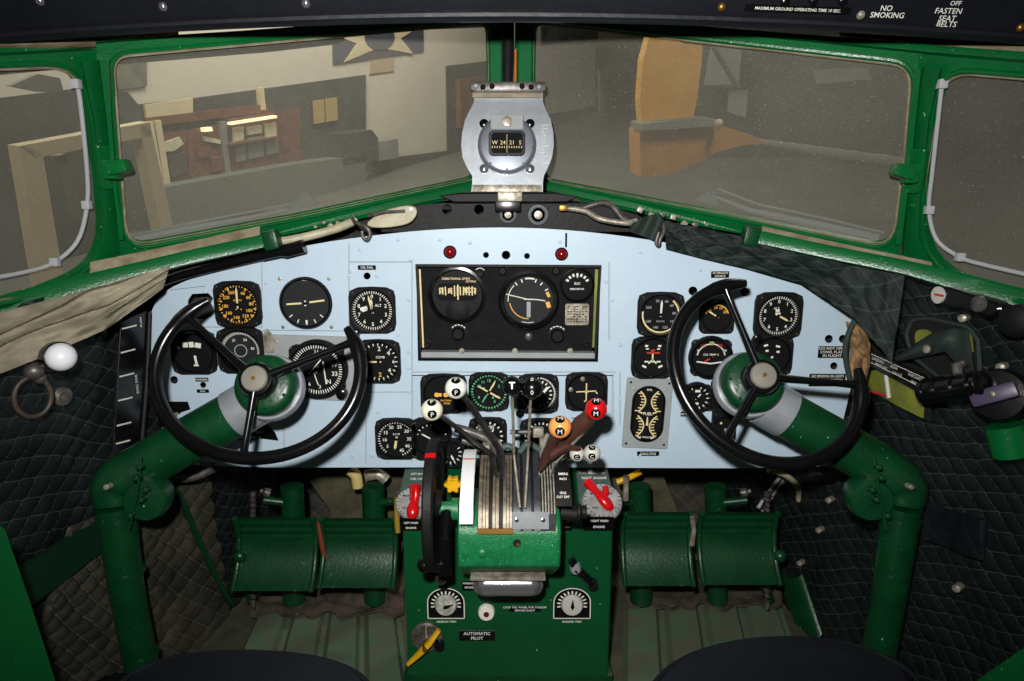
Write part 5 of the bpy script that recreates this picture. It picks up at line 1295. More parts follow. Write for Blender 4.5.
q = MB(); q.pp(rrect(32*s, 21*s, 4*s), -.016, -.0175); q.build('compass_card', BLKM, o)
q = MB()
for k in range(-6, 7): q.quad((k*2.4*s, -4.5*s), (k*2.4*s, -2.5*s), .7*s, -.018)
for k, t_ in ((-12, 'W'), (-4, '24'), (5, '21'), (13, 'S')): q.text(t_, 5.6*s, (k*s, .8*s), -.018)
q.quad((0, -9*s), (0, 9*s), .4*s, -.0185); q.build('card_marking', CREAM, o)
q = MB(); q.pp([(-16*s, 14*s), (16*s, 14*s), (16*s, 28*s), (-16*s, 28*s)], -.0165, -.019, ch=.0006); q.build('compensator_cover', GREYP, o)
q = MB(); q.lathe([(5*s, .018), (5*s, .024), (3*s, .025), (.0001, .025)], (0, 0, 21*s), n=20); q.build('compensator_screw', ALUM, o)
for a in range(30, 360, 40):
    if 60 < a < 120: continue
    q = MB(); q.lathe([(1.4*s, .0168), (1.3*s, .0178), (.0001, .018)], (25.5*s*cos(R(a)), 0, 25.5*s*sin(R(a))), n=10); q.build('screw', STEEL, o)
for x, z in ((-23, 22), (23, 22), (-23, -23), (23, -23)):
    q = MB(); q.lathe([(4.6*s, .001), (4.6*s, .003), (3*s, .005), (.0001, .0055)], (x*s, 0, z*s), n=14); q.build('mounting_bolt', BLKG if z > 0 else CHR, o)
random.seed(8); q = MB()
for k in range(12): q.quad(((34+random.random()*5)*s, (20-3.4*k)*s), ((35+random.random()*8)*s, (20-3.4*k+.8)*s), .5*s, -.0012)
q.build('engraving', WHITE, o)
o2 = thing('compass_hanger', 'black hanger tube with a bolted bracket above the compass plate', 'bracket', P(508, 60, YC+.01))
q = rel(o2); q.tube([P(508, 12, 1.39), P(508, 60, 1.375), P(507.5, 84, 1.365)], [.0115, .0115, .010], 16); q.build('tube', BLKW, o2)
q = rel(o2); q.box(P(508, 87, YC), (74*s, .022, 8.5*s), .003); q.build('bracket_plate', STEEL, o2)
for u in (476, 483, 492, 522, 531, 539):
    q = rel(o2); q.lathe([(.0052, 0), (.0052, .004), (.003, .006), (.0001, .006)], P(u, 86.5+(u % 2), YC-.01), (0, -1, .1), 10); q.build('bolt', ALU if u % 3 else BLKG, o2)
q = MB(); q.tube([P(515.5, 50, 1.40), P(515.5, 84, 1.375)], .0022, 8); put(q, 'orange_wire', mat('orange_wire_cover', (206, 112, 36), .5), 'thin orange wire beside the compass hanger tube', 'wire')
# black support under the compass
o = thing('compass_support_bar', 'black bar with lightening holes and two round knobs under the compass', 'bracket', P(508, 214, 1.37)); s = SC(214, 1.37)
def CB(pts): return [((u-508)*s, (214-v)*s) for u, v in pts]
q = MB(); q.pp(CB([(410, 206), (440, 203), (575, 203), (610, 206), (640, 216), (640, 232), (380, 232), (384, 218)]), .01, 0, [[(x, z) for x, z in circ(5*s, 16, (447-508)*s, (214-209.5)*s)], circ(5*s, 16, (479-508)*s, (214-209.5)*s)], ch=.001); q.build('bar', BLKW, o)
q = MB(); q.pp(CB([(440, 196), (462, 193), (554, 193), (578, 197), (566, 203), (455, 203)]), .04, -.02, ch=.003); q.build('top_shelf', BLKW, o)
q = MB(); q.box((2*s, -.026, (214-197)*s), (24*s, .012, 9*s), .002); q.build('catch', ALUM, o)
q = MB(); q.box((0, -.012, (214-206)*s), (26*s, .016, 12*s), .003); q.build('catch_block', BLKG, o)
for x, r_ in ((508, 8), (538, 9.8)):
    q = MB(); q.lathe([(r_*s, 0), (r_*s, .010), (r_*.82*s, .013), (r_*.7*s, .008), (r_*.45*s, .008)], ((x-508)*s, 0, -.0015), n=28, cap=False); q.build('knob_ring', ALU, o)
    q = MB(); q.lathe([(r_*.72*s, .0), (r_*.7*s, .008), (.0001, .008)], ((x-508)*s, 0, -.0015), n=24); q.build('knob_recess', BLKG, o)
    q = MB(); q.lathe([(r_*.45*s, .006), (r_*.4*s, .014), (.0001, .015)], ((x-508)*s, 0, -.0015), n=20); q.build('knob_centre', ALUM, o)

# ------------------------------------------------------------------ pipes, levers, covers under the windscreen
def pipe(name, pts, r_, m, label, cat, k=5, n=10):
    q = MB(); q.tube(smooth([P(*p) for p in pts], k), r_, n); return put(q, name, m, label, cat)
pipe('vent_pipe', [(270, 243, 1.30), (300, 238, 1.32), (335, 229, 1.34), (352, 222, 1.36)], .0085, CABLE, 'cream pipe under the left windscreen rail', 'pipe')
pipe('hydraulic_pipe', [(565, 208, 1.35), (585, 211, 1.34), (600, 219, 1.33), (625, 223, 1.32), (636, 221, 1.33)], .0055, ALUM, 'bright metal pipe curving right from the compass support', 'pipe')
pipe('flexible_conduit', [(578, 210, 1.37), (600, 203, 1.36), (612, 206, 1.35), (622, 218, 1.34), (634, 226, 1.33)], .006, STEEL, 'dark flexible conduit above the bright metal pipe', 'pipe')
q = MB(); q.box(P(563, 208, 1.345), (.016, .014, .012), .003); put(q, 'pipe_union', BRASS, 'brass union joining the pipes beside the support knobs', 'fitting')
o = thing('vent_lever', 'cream rounded lever plate with a round stud under the left windscreen', 'lever', P(395, 216, 1.34)); s = SC(216, 1.34)
q = MB(); q.pp([((x-395)*s, (216-y)*s) for x, y in smooth([(368, 222, 0), (385, 211, 0), (405, 206, 0), (415, 207, 0), (417, 214, 0), (409, 223, 0), (390, 227, 0), (372, 227, 0)], 4, True) and [(p.x, p.y) for p in smooth([(368, 222, 0), (385, 211, 0), (405, 206, 0), (415, 207, 0), (417, 214, 0), (409, 223, 0), (390, 227, 0), (372, 227, 0)], 4, True)]], 0, -.005, ch=.0015); q.build('plate', CABLE, o)
q = MB(); q.lathe([(3.5*s, .005), (3.2*s, .009), (.0001, .010)], (15.5*s, 0, 6*s), n=18); q.build('stud', BALLG, o)
q = rel(o); q.tube([P(368, 216, 1.32), P(385, 212, 1.325), P(405, 211, 1.33)], .003, 8); q.build('lever_rod', STEEL, o)
pipe('wire_hook', [(352, 218, 1.30), (357, 223, 1.29), (366, 227, 1.285), (370, 234, 1.285), (367, 240, 1.285), (363, 237, 1.285), (362, 231, 1.285)], .0035, STEEL, 'bent grey wire hook over the top edge of the panel, left of centre', 'hook')
pipe('wire_hook', [(662, 222, 1.30), (664, 230, 1.29), (660, 240, 1.285), (659, 246, 1.285), (656, 242, 1.285), (659, 232, 1.285)], .0035, STEEL, 'dark wire hook over the top edge of the panel, right of centre', 'hook')
pipe('coaming_strip', [(140, 292, 1.27), (170, 279, 1.275), (210, 268, 1.28), (262, 256, 1.285)], .009, BLKG, 'black rubber coaming strip along the upper left edge of the panel', 'strip')
pipe('panel_light_bracket', [(262, 256, 1.27), (285, 251, 1.27), (304, 246, 1.27)], [.009]*5+[.013]*6, BLKG, 'black light bracket at the upper left edge of the panel', 'bracket')
random.seed(21)
for i in range(10):
    u = 283+i*8; q = MB(); q.box(P(u, 229-(u-283)*.12+random.uniform(-3, 3), 1.39), (.012, .01, .006+.006*random.random()), .002, Matrix.Rotation(random.random(), 3, 'Y'))
    tag(put(q, 'cable_clamp', (ALUM, GASK, STEEL)[i % 3], 'small metal cable clamp in the dark gap under the left windscreen rail', 'clamp', group='cable clamps under the windscreen rails'), 'small metal cable clamp in the dark gap under the left windscreen rail', 'clamp')
for i in range(9):
    u = 640+i*11; q = MB(); q.box(P(u, 212+(u-640)*.2+random.uniform(-3, 3), 1.39), (.012, .01, .006+.006*random.random()), .002, Matrix.Rotation(random.random(), 3, 'Y'))
    put(q, 'cable_clamp', (ALUM, GASK, STEEL)[i % 3], 'small metal cable clamp in the gap under the right windscreen rail', 'clamp', group='cable clamps under the right windscreen rail')
# folded leather cover above the right half of the panel
def sheet(tops, bots, Yt, Yb, disp, ns, nt, th=.004, bow=.0, qf=None):
    def lerpl(L, s):
        x = s*(len(L)-1); i = min(int(x), len(L)-2); f = x-i
        return tuple(L[i][k]*(1-f)+L[i+1][k]*f for k in range(2))
    def lv(L, s):
        x = s*(len(L)-1); i = min(int(x), len(L)-2); return L[i]*(1-(x-i))+L[i+1]*(x-i)
    def f(s, t, e=0):
        a = lerpl(tops, s); b = lerpl(bots, s); u = a[0]*(1-t)+b[0]*t; v = a[1]*(1-t)+b[1]*t
        Y = lv(Yt, s)*(1-t)+lv(Yb, s)*t-bow*sin(pi*t)
        return P(u, v, Y-disp(s, t)+e)
    F_ = lambda s, t: f(s, t)
    if qf: F_.q = qf
    mb = MB(); mb.slab(F_, lambda s, t: f(s, t, th), ns, nt); return mb
def dsp(s, t):
    a = (s*9+t*1.3+.3*NZ.noise(V((s*6, t*3, 0)))); b = (s*9-t*1.3+.3*NZ.noise(V((s*6, t*3, 4))))
    return .003*(abs(sin(a*pi))*abs(sin(b*pi)))**.5+.006*NZ.noise(V((s*5, t*1.6, 2)))+.0012*NZ.noise(V((s*25, t*9, 5)))
mb = sheet([(664, 222), (700, 227), (745, 238), (800, 250), (860, 262), (905, 275)], [(666, 249), (700, 258), (745, 268), (800, 283), (850, 315), (892, 362)],
           [1.30, 1.29, 1.27, 1.24, 1.21, 1.17], [1.285, 1.28, 1.27, 1.25, 1.20, 1.15], dsp, 120, 30, .008, qf=lambda s, t: (s*6+t*2.6, s*6-t*2.6+.5, 0))
put(mb, 'quilted_cover', quilted('dark_green_leather', (14, 31, 27), (8, 18, 16), (50, 62, 56), .62, spec=.22), 'dark green quilted leather cover draped over the upper right edge of the panel', 'cover', ang=80)
mb = sheet([(632, 224), (645, 216), (656, 214), (664, 219)], [(630, 232), (642, 236), (652, 240), (662, 246)], [1.31, 1.30, 1.30, 1.30], [1.29, 1.29, 1.29, 1.29], lambda s, t: .012*sin(s*9+t*2), 24, 12, .004)
put(mb, 'leather_flap', MATS['dark_green_leather'], 'small green leather flap folded over beside the right wire hook', 'flap', ang=80)
# canvas along the left sill
def dc(s, t):
    k = t*2.3+s*1.3+.9*NZ.noise(V((s*3.2, t*2.4, 1))); fr = k-math.floor(k)
    return .024*(fr**2.2 if fr < .86 else (1-fr)/.14*.86**2.2)*(.45+.55*sin(s*2.6+.4))+.007*NZ.noise(V((s*11, t*6, 3)))
mb = sheet([(-40, 322), (0, 312), (60, 297), (110, 283), (170, 266)], [(-40, 392), (0, 374), (50, 354), (105, 330), (163, 289)], [.955, 1.005, 1.06, 1.115, 1.19], [.905, .955, 1.02, 1.09, 1.20], dc, 160, 90, .003)
put(mb, 'canvas_cover', CANV, 'creased beige canvas cover hanging under the left side window sill', 'cover', ang=80)
# wall hardware, left
o = thing('wall_lamp', 'white ball lamp in a black socket on the left quilted wall', 'lamp', WP(61, 357, .10)); c = o.location.copy()
q = MB(); q.ball((0, 0, 0), .0215); q.build('globe', LAMP, o)
q = MB(); q.lathe([(.0235, .002), (.0245, .016), (.020, .036), (.012, .05)], d=(-1, .7, -.2), n=24); q.build('socket', BLKG, o)
q = rel(o); q.tube(smooth([WP(66, 340, .05), WP(72, 325, .05), WP(80, 318, .04)], 4), .006, 10); q.build('neck', BLKG, o)
o = thing('ring_handle', 'brown worn ring handle hanging on the left quilted wall', 'handle', WP(34, 372, .05))
c = WP(33, 397, .045); M = FR(V((1, -.7, 0)))
q = rel(o); q.tube([c+M @ V((.025*cos(a), 0, .031*sin(a))) for a in [2*pi*i/32 for i in range(32)]], .004, 10, closed=True); q.build('ring', mat('brown_worn_metal', (78, 66, 54), .5, rgb2=(44, 38, 34), vscale=40), o)
q = rel(o); q.ball(WP(34, 371, .05), .014); q.ball(WP(40, 378, .05), .009); q.build('swivel', STEEL, o)
q = MB(); p = WP(61, 396, .03); q.lathe([(.016, 0), (.015, .006), (.007, .009), (.007, .014), (.0001, .014)], p, (1, -.6, 0), 20); put(q, 'wall_fitting', STEEL, 'small grey round knob on the left wall right of the ring handle', 'knob')
q = MB(); q.lathe([(.010, 0), (.010, .008), (.0001, .010)], WP(99, 333, .035), (1, -.6, 0), 16); put(q, 'wall_stud', BLKG, 'black stud on the edge of the beige canvas cover', 'stud')
q = MB(); q.tube(smooth([WP(87, 318, .05), WP(76, 322, .05), WP(66, 336, .045), WP(60, 352, .04)], 4), [.014]*4+[.008]*9, 10); put(q, 'black_strap', BLKG, 'black strap hanging from the canvas above the white ball lamp', 'strap')
# placard board with white marks
o = thing('check_list_board', 'tall black board with white dashes between the left wall and the panel', 'board', WP(130, 380, .04))
bp = Pl(WP(124, 322, .03), WP(146, 312, .03), WP(118, 455, .03))
q = rel(o); plate(q, bp, [(121, 322), (147, 311), (145, 380), (138, 456), (113, 458), (117, 390)], 0, .004, ch=.001); q.build('board', BLKG, o)
for v in (327, 351, 375, 399, 424, 442):
    q = rel(o); x0 = 122-(v-322)*.055; plate(q, bp, [(x0+1, v+1), (x0+15, v-2.5), (x0+15, v-1), (x0+1, v+2.5)], .004, .0052); q.build('white_dash', WHITE, o)
q = rel(o); q.tube([bp.hit(150, 312, .006), bp.hit(147, 380, .006), bp.hit(141, 456, .006)], .0045, 8); q.build('side_rail', BLKW, o)
q = rel(o); q.text('ENG FIRE', .009, M=TL(bp.hit(137, 384, .0055)) @ FR(bp.n).to_4x4() @ Matrix.Rotation(R(-90), 4, 'Y'), bold=.01); q.build('lettering', WHITE, o); q = rel(o); q.text('PUSH', .008, M=TL(bp.hit(141, 322, .0055)) @ FR(bp.n).to_4x4() @ Matrix.Rotation(R(-90), 4, 'Y'), bold=.01); q.build('lettering', WHITE, o)
# green longeron along the lower left wall
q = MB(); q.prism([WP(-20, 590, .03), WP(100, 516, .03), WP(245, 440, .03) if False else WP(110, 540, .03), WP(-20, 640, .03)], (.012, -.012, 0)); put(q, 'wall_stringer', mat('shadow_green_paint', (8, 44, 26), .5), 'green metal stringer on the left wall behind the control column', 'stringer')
q = MB(); q.prism([WP(-10, 438, .06), WP(90, 540, .06), WP(90, 548, .06), WP(-10, 446, .06)], (.004, -.004, 0)); q.bm.free()
# brown quilted pad low on the left wall
def padl(s, t): 
    u = 60+140*s-20*t; v = 500+160*t+10*s
    return WP(u+(10 if t < .5 else 0), v, .034)
def qpad(label, cor, m, seedn, amp=.008, pitch=.034, ang=55, W=.5, H=.35, off=.03):
    def base(s, t):
        a = V(cor[0]).lerp(V(cor[1]), s); b = V(cor[3]).lerp(V(cor[2]), s); p = a.lerp(b, t); return WP(p.x, p.y, off)
    sgn = 1 if cor[0][0] < 512 else -1
    g = quilt(base, V((sgn, -.3, 0)), W, H, amp, pitch, seedn, ang, .008)
    q = MB(); q.slab(g, lambda s, t: base(s, t)-V((sgn*.004, 0, 0)), 100, 80)
    return put(q, 'quilted_pad', m, label, 'pad', ang=80)
qpad('grey brown quilted pad low on the left wall behind the control column', [(70, 528), (205, 468), (232, 640), (20, 700)], QUILTB, 3)
q = MB(); q.tube(smooth([WP(160, 478, .03), WP(178, 495, .035), WP(200, 545, .04), WP(222, 590, .04), WP(232, 604, .04)], 5), .010, 10, flat=.5)
put(q, 'seam_binding', GREEN2, 'dark green binding strip curving down to the farthest left pedal', 'strip')
for pts, r_, m_, l in (([(200, 520, 1.5), (215, 492, 1.55), (236, 470, 1.6), (250, 455, 1.65)], .013, STEEL, 'grey conduit pipe slanting under the left end of the panel'),
                       ([(196, 512, 1.46), (200, 502, 1.48), (210, 492, 1.5)], .017, mat('rust_brown_sleeve', (104, 78, 56), .7, var=.3), 'rust brown sleeve around the slanting conduit'),
                       ([(205, 530, 1.6), (240, 490, 1.7), (262, 464, 1.8)], .012, QUILTB, 'second dark conduit behind the slanting one'),
                       ([(165, 470, 1.28), (180, 478, 1.29), (196, 476, 1.3), (215, 468, 1.31)], .009, STEEL, 'curved grey hose just below the left corner of the panel')):
    pipe('conduit', pts, r_, m_, l, 'pipe')
for pts, r_, m_, l in (([(768, 470, 1.5), (785, 475, 1.5), (798, 487, 1.5), (799, 500, 1.52)], .007, CABLE, 'thick cream cable curving under the right end of the panel'),
                       ([(797, 466, 1.6), (780, 485, 1.58), (762, 512, 1.55)], .0045, ALUM, 'thin silver cable slanting behind the farthest right pedal'),
                       ([(789, 466, 1.6), (774, 485, 1.58), (758, 508, 1.55)], .0045, PIPE, 'thin grey cable slanting behind the farthest right pedal'),
                       ([(800, 476, 1.55), (810, 484, 1.52), (818, 498, 1.48)], .008, BRASS, 'brown cable beside the thick cream cable')):
    pipe('cable', pts, r_, m_, l, 'cable')
for pts, r_, m_, l in (([(350, 470, 1.45), (356, 476, 1.45), (358, 487, 1.45)], .013, mat('cream_filter', (196, 178, 110), .6), 'cream yellow cylinder under the panel left of the pedestal'),
                       ([(366, 476, 1.46), (378, 474, 1.46), (386, 480, 1.46)], .013, ALUM, 'metal cylinder beside the cream yellow one'),
                       ([(617, 482, 1.42), (628, 478, 1.42), (640, 472, 1.43)], .007, YEL, 'yellow hose under the panel right of the pedestal'),
                       ([(397, 498, 1.36), (397, 520, 1.36), (398, 532, 1.36)], .006, mat('ochre_link', (160, 128, 40), .6), 'ochre bracket beside the upper left edge of the pedestal'),
                       ([(626, 476, 1.38), (626, 500, 1.38)], .0065, ALUM, 'upright bare metal pipe right of the pedestal')):
    pipe('hydraulic_fitting', pts, r_, m_, l, 'fitting')
q = MB(); q.prism([P(u, v, 1.6) for u, v in [(300, 468), (420, 468), (400, 560), (340, 560), (330, 510)]], (0, .02, 0)); put(q, 'bulkhead_web', mat('khaki_bulkhead', (88, 82, 56), .7, rgb2=(50, 48, 36), bump=.3), 'khaki bulkhead web behind the left pedals', 'bulkhead')
q = MB(); q.prism([P(u, v, 1.6) for u, v in [(610, 468), (660, 468), (690, 540), (700, 560), (620, 560)]], (0, .02, 0)); put(q, 'bulkhead_web', MATS['khaki_bulkhead'], 'khaki bulkhead web behind the right pedals', 'bulkhead')

# right wall hardware
def wplane(a, b, c, off=.04): return Pl(WP(*a, off), WP(*b, off), WP(*c, off))
rp = wplane((880, 320), (1000, 320), (940, 430), .03)
o = thing('wall_recess', 'cut-out in the right wall showing yellow green primer beneath the leather', 'recess', rp.hit(940, 350))
q = rel(o); plate(q, rp, rpoly([(906, 334), (912, 320), (928, 318), (968, 327), (978, 340), (980, 372), (940, 378), (912, 356)], 5), .0, .003); q.build('dark_opening', HOLE, o)
q = rel(o); plate(q, rp, [(862, 322), (880, 334), (905, 362), (930, 372), (930, 422), (898, 408), (862, 388)], .0, .003); q.build('dark_opening', HOLE, o)
q = rel(o); q.tube([rp.hit(u, v, .006) for u, v in rpoly([(906, 334), (912, 320), (928, 318), (968, 327), (978, 340), (980, 372), (940, 378), (912, 356)], 5)], .0035, 8, closed=True); q.build('leather_edging', MATS['dark_green_leather'], o)
q = rel(o); plate(q, rp, [(868, 372), (884, 368), (924, 390), (922, 418), (896, 405), (868, 388)], .003, .006); q.build('primer_plate', ZINC, o)
q = rel(o); plate(q, rp, rpoly([(914, 330), (930, 329), (934, 350), (916, 350)], 8), .003, .006); q.build('primer_plate', ZINC, o)
q = rel(o); plate(q, rp, [(958, 330), (970, 332), (972, 352), (962, 350)], .003, .006); q.build('primer_plate', ZINC, o)
q = rel(o); q.tube([rp.hit(886, 375, .01), rp.hit(889, 398, .01)], .004, 8); q.build('rod', BALLG, o)
q = rel(o); q.tube([rp.hit(866, 390, .01), rp.hit(887, 396, .01)], .002, 6); q.build('red_wire', REDM, o)
o = thing('landing_gear_placard', 'slanted black placard lettered LANDING GEAR across the opening in the right wall', 'placard', rp.hit(898, 368, .03))
q = rel(o); plate(q, rp, [(868, 350), (925, 375), (923, 394), (867, 364)], .028, .032); q.build('plate', BLKG, o)
for a_, b_ in (((869, 353), (924, 378)), ((868, 361), (923, 388))):
    q = rel(o); q.tube([rp.hit(*a_, .0335), rp.hit(*b_, .0335)], .0007, 4); q.build('border_line', WHITE, o)
dr_ = rp.hit(925, 375)-rp.hit(868, 350); q = rel(o); Mr = FR(rp.n, dr_.cross(-rp.n))
for t_, u, v in (('LANDING', 878, 360.5), ('GEAR', 894, 367.5), ('PRESSURE', 881, 366.5), ('GAUGE', 897, 374), ('INBOARD', 915, 377), ('PRES', 914, 383)): q.text(t_, .0075, M=TL(rp.hit(u, v, .0335)) @ Mr.to_4x4())
q.build('lettering', WHITE, o)
o = thing('torch', 'black cylindrical torch clipped horizontally on the right wall', 'torch', rp.hit(953, 388, .05))
a_, b_ = rp.hit(924, 392, .055), rp.hit(984, 383, .055); d = (b_-a_)
q = rel(o); q.tube([a_, a_+d*.02, a_+d*.98, b_], [.0175, .020, .018, .015], 24); q.build('barrel', BLKG, o)
for t_ in (.12, .28, .33, .62, .88): 
    q = rel(o); c = a_+d*t_; q.tube([c-d*.012, c+d*.012], .0215, 24); q.build('barrel_ring', BLKG, o)
q = rel(o); q.tube([rp.hit(958, 375, .06), rp.hit(957, 366, .055), rp.hit(966, 362, .05)], [.007, .009, .006], 10); q.build('clip', STEEL, o)
DGL = MATS['dark_green_leather']
mb = MB()
def flap(s, t):
    a = [(893, 358), (930, 334), (952, 328), (966, 330)]; b = [(898, 362), (925, 356), (944, 352), (975, 385)]
    x = s*3; i = min(int(x), 2); f = x-i; p = V(a[i]).lerp(V(a[i+1]), f).lerp(V(b[i]).lerp(V(b[i+1]), f), t); return rp.hit(p.x, p.y, .03+.012*sin(pi*t)+.004*sin(s*14))
mb.slab(flap, lambda s, t: flap(s, t)-rp.n*.004, 30, 12); put(mb, 'leather_strap', DGL, 'green leather strap with a snap button across the right wall opening', 'strap', ang=80)
q = MB(); q.lathe([(.0075, 0), (.007, .003), (.003, .005), (.0001, .005)], rp.hit(927, 349, .046), rp.n, 16); put(q, 'snap_button', ALUM, 'round snap button on the leather strap over the opening', 'button')
pts_ = [(836, 460), (812, 499), (800, 532), (957, 590), (1002, 369)]
for i, (u, v) in enumerate([(829, 500), (819, 530), (800, 563), (1001, 367), (957, 588), (963, 318), (781, 597)]):
    q = MB(); p = WP(u, v, .03); q.lathe([(.0068, -.012), (.0065, .004), (.003, .006), (.0001, .006)], p, (-1, -.7, 0), 14)
    put(q, 'snap_button', ALUM, ['metal snap button on the quilted right wall, highest of three in a slanted row', 'metal snap button on the quilted right wall, middle of three in a slanted row', 'metal snap button on the quilted right wall, lowest of three in a slanted row', 'snap button just above the purple selector knob', 'lone snap button low on the right wall beyond the column', 'brass tab below the black switch box on the right wall', 'snap button on the kick plate beside the farthest right pedal'][i], 'button')
o = thing('switch_box', 'black double switch box under the right side window sill', 'switch box', WP(960, 300, .05))
wq = wplane((925, 290), (1000, 305), (960, 330), .045)
q = rel(o); plate(q, wq, rpoly([(926, 288), (944, 286), (998, 303), (1000, 312), (990, 318), (930, 302)], 6), 0, .02, ch=.004); q.build('case', BLKG, o)
q = rel(o); q.lathe([(.014, 0), (.014, .003), (.0001, .004)], wq.hit(939, 295, .02), wq.n, 20); q.build('switch_button', BALLG, o)
q = rel(o); q.box(wq.hit(939, 295, .0255), (.018, .002, .003), rot=FR(wq.n)); q.build('red_mark', REDM, o)
q = rel(o); q.lathe([(.013, 0), (.012, .005), (.0001, .007)], wq.hit(980, 304, .02), wq.n, 20); q.build('switch_button', STEEL, o)
o = thing('selector_knob', 'dark purple selector knob on a black round base at the right edge', 'knob', WP(1000, 395, .05))
q = MB(); nn = V((-.9, -.75, .25)).normalized(); q.lathe([(.040, -.01), (.040, .008), (.036, .016), (.0001, .018)], d=nn, n=32); q.build('base', BLKG, o)
q = MB(); M = FR(nn); q.box(nn*.028, (.062, .022, .024), .006, M @ Matrix.Rotation(R(-30), 3, 'Y')); q.build('handle', PURP, o)
q = MB(); q.lathe([(.005, .038), (.005, .045), (.0001, .046)], (0, 0, 0), nn, 12); q.build('screw', STEEL, o)
q = MB(); q.cyl(WP(1004, 425, .05), WP(1012, 455, .04), .026); put(q, 'valve_body', GREEN, 'green valve body below the purple selector knob', 'valve')
q = MB(); q.lathe([(.024, 0), (.024, .02), (.016, .026), (.0001, .026)], WP(1022, 320, .04), (-1, -.6, 0), 26); put(q, 'round_vent', BLK, 'black round vent at the far right edge under the sill', 'vent')
mb = MB()
tp = Pl(P(856, 330, 1.22), P(862, 330, 1.21), P(858, 380, 1.21))
def tan_(s, t):
    u = 847+5*sin(t*3)+19*s; v = 322+56*t+4*s; return P(u, v, 1.22+.012*NZ.noise(V((s*4, t*9, 2)))-.015*sin(pi*s))
mb.slab(tan_, lambda s, t: tan_(s, t)+V((0, .006, 0)), 16, 40); put(mb, 'tan_padding', TAN, 'frayed tan padding exposed at the right end of the panel', 'padding', ang=80)
pipe('padding_edge', [(862, 308, 1.215), (850, 330, 1.21), (845, 352, 1.21), (850, 380, 1.21)], .005, DGL, 'dark green edge piping around the frayed tan padding', 'piping')
qpad('dark patch of darker leather low on the right wall beyond the column', [(915, 500), (985, 520), (982, 560), (925, 540)], LEATH, 6, .002, .1, 40, .2, .1, .036)
q = MB(); q.tube([WP(1030, 660, .05), WP(985, 690, .05)], .02, 10, flat=.4); q.bm.free()
# ------------------------------------------------------------------ the hangar outside
MF_ = V((0, cos(TH), sin(TH))); MU = V((0, -sin(TH), cos(TH)))
FH = -3.8
FLP = Pl(CAM+MU*FH, CAM+MU*FH+V((1, 0, 0)), CAM+MU*FH+MF_)
F1 = FLP.hit(455, 152); F2 = FLP.hit(160, 232)
W1 = Pl(F1, F2, F1+MU)
MWALL = mat('hangar_cream_wall', (206, 200, 184), .8, var=.06, vscale=.6)
MFLOOR = mat('hangar_grey_floor', (92, 94, 88), .5, var=.2, vscale=.8)
MDARK = mat('hangar_dark_interior', (62, 64, 60), .8, var=.3, vscale=1.5)
MBROWN = mat('hangar_brown_wood', (112, 70, 50), .6, var=.3, vscale=3)
MGREY = mat('hangar_grey_paint', (128, 130, 124), .7, var=.15, vscale=1)
MTRIM = mat('hangar_beige_trim', (210, 196, 160), .7, var=.08, vscale=2)
MNAVY = mat('hangar_poster_navy', (70, 74, 84), .7)
MYEL = mat('trainer_yellow_paint', (226, 166, 52), .5, var=.12, vscale=2)
MRED = mat('display_red_brown', (112, 66, 50), .6, var=.3, vscale=6)
MPAPER = mat('display_paper', (210, 204, 170), .7, var=.2, vscale=8)
TUBEL = mat('display_lamp_tube', (255, 240, 190), .5, emit=1.1)
def wbox(name, poly, d, m, lbl=None, cat=None, group=None, pl=None, off=0.):
    q = MB(); plate(q, pl or W1, poly, off, off+d, ch=0)
    o = q.build(name, m, smoothed=False); c = sum((v.co for v in o.data.vertices), V())/len(o.data.vertices); o.data.transform(TL(-c)); o.location = c
    if lbl: tag(o, lbl, cat, group)
    return o
# floor and walls of the hangar
q = MB(); c = CAM+MU*(FH-.1)+MF_*20; 
rotm = Matrix((V((1, 0, 0)), MF_, MU)).transposed()
q.box(c, (70, 70, .2), rot=rotm); struct(q.build('floor_hangar', MFLOOR))
wd = (F2-F1).normalized()
def wall_seg(a, b, z0, z1, m, name, th=.15):
    q = MB(); n = W1.n; p = F1+wd*a; r = F1+wd*b
    q.prism([p+MU*z0, r+MU*z0, r+MU*z1, p+MU*z1], -n*th); return struct(q.build(name, m, smoothed=False))
wall_seg(-22, 26, 0, 9, MWALL, 'wall_hangar')
q = MB(); q.box(CAM+MU*6.5+MF_*20, (70, 70, .2), rot=rotm); struct(q.build('ceiling_hangar', MDARK))
# dark far end on the right
fw = Pl(CAM+MF_*30, CAM+MF_*30+V((1, 0, 0)), CAM+MF_*30+MU)
q = MB(); q.prism([CAM+MF_*24+V((6, 0, 0))+MU*FH, CAM+MF_*24+V((32, 0, 0))+MU*FH, CAM+MF_*24+V((32, 0, 0))+MU*6.4, CAM+MF_*24+V((6, 0, 0))+MU*6.4], MF_*.2); struct(q.build('wall_hangar_end', MDARK, smoothed=False))
BW = Pl(CAM+MF_*23.6, CAM+MF_*23.6+V((1, 0, 0)), CAM+MF_*23.6+MU)
# storefront: dark band along the left wall
def seg(poly): return poly
st = thing('storefront', 'dark recessed storefront with light posts along the left hangar wall', 'storefront', W1.hit(260, 150))
def sp(nm, poly, d, m, off=.0, par=None, pl=None):
    par = par or st; q = rel(par); plate(q, pl or W1, poly, off, off+d); return q.build(nm, m, par, smoothed=False)
sp('dark_band', [(110, 108), (190, 99), (366, 75), (366, 196), (165, 226), (112, 232)], .1, MDARK)
sp('header_board', [(145, 118), (268, 104), (268, 112), (146, 127)], .1, MBROWN, .1)
sp('post', [(147, 122), (153, 121), (171, 222), (164, 224)], .16, MTRIM, .1)
sp('post', [(155, 121), (161, 120), (176, 218), (170, 220)], .16, MTRIM, .1)
sp('post', [(220, 122), (226, 121), (231, 172), (226, 173)], .14, MGREY, .1)
sp('post', [(260, 88), (264, 87.5), (266, 110), (262, 110)], .14, MTRIM, .1)
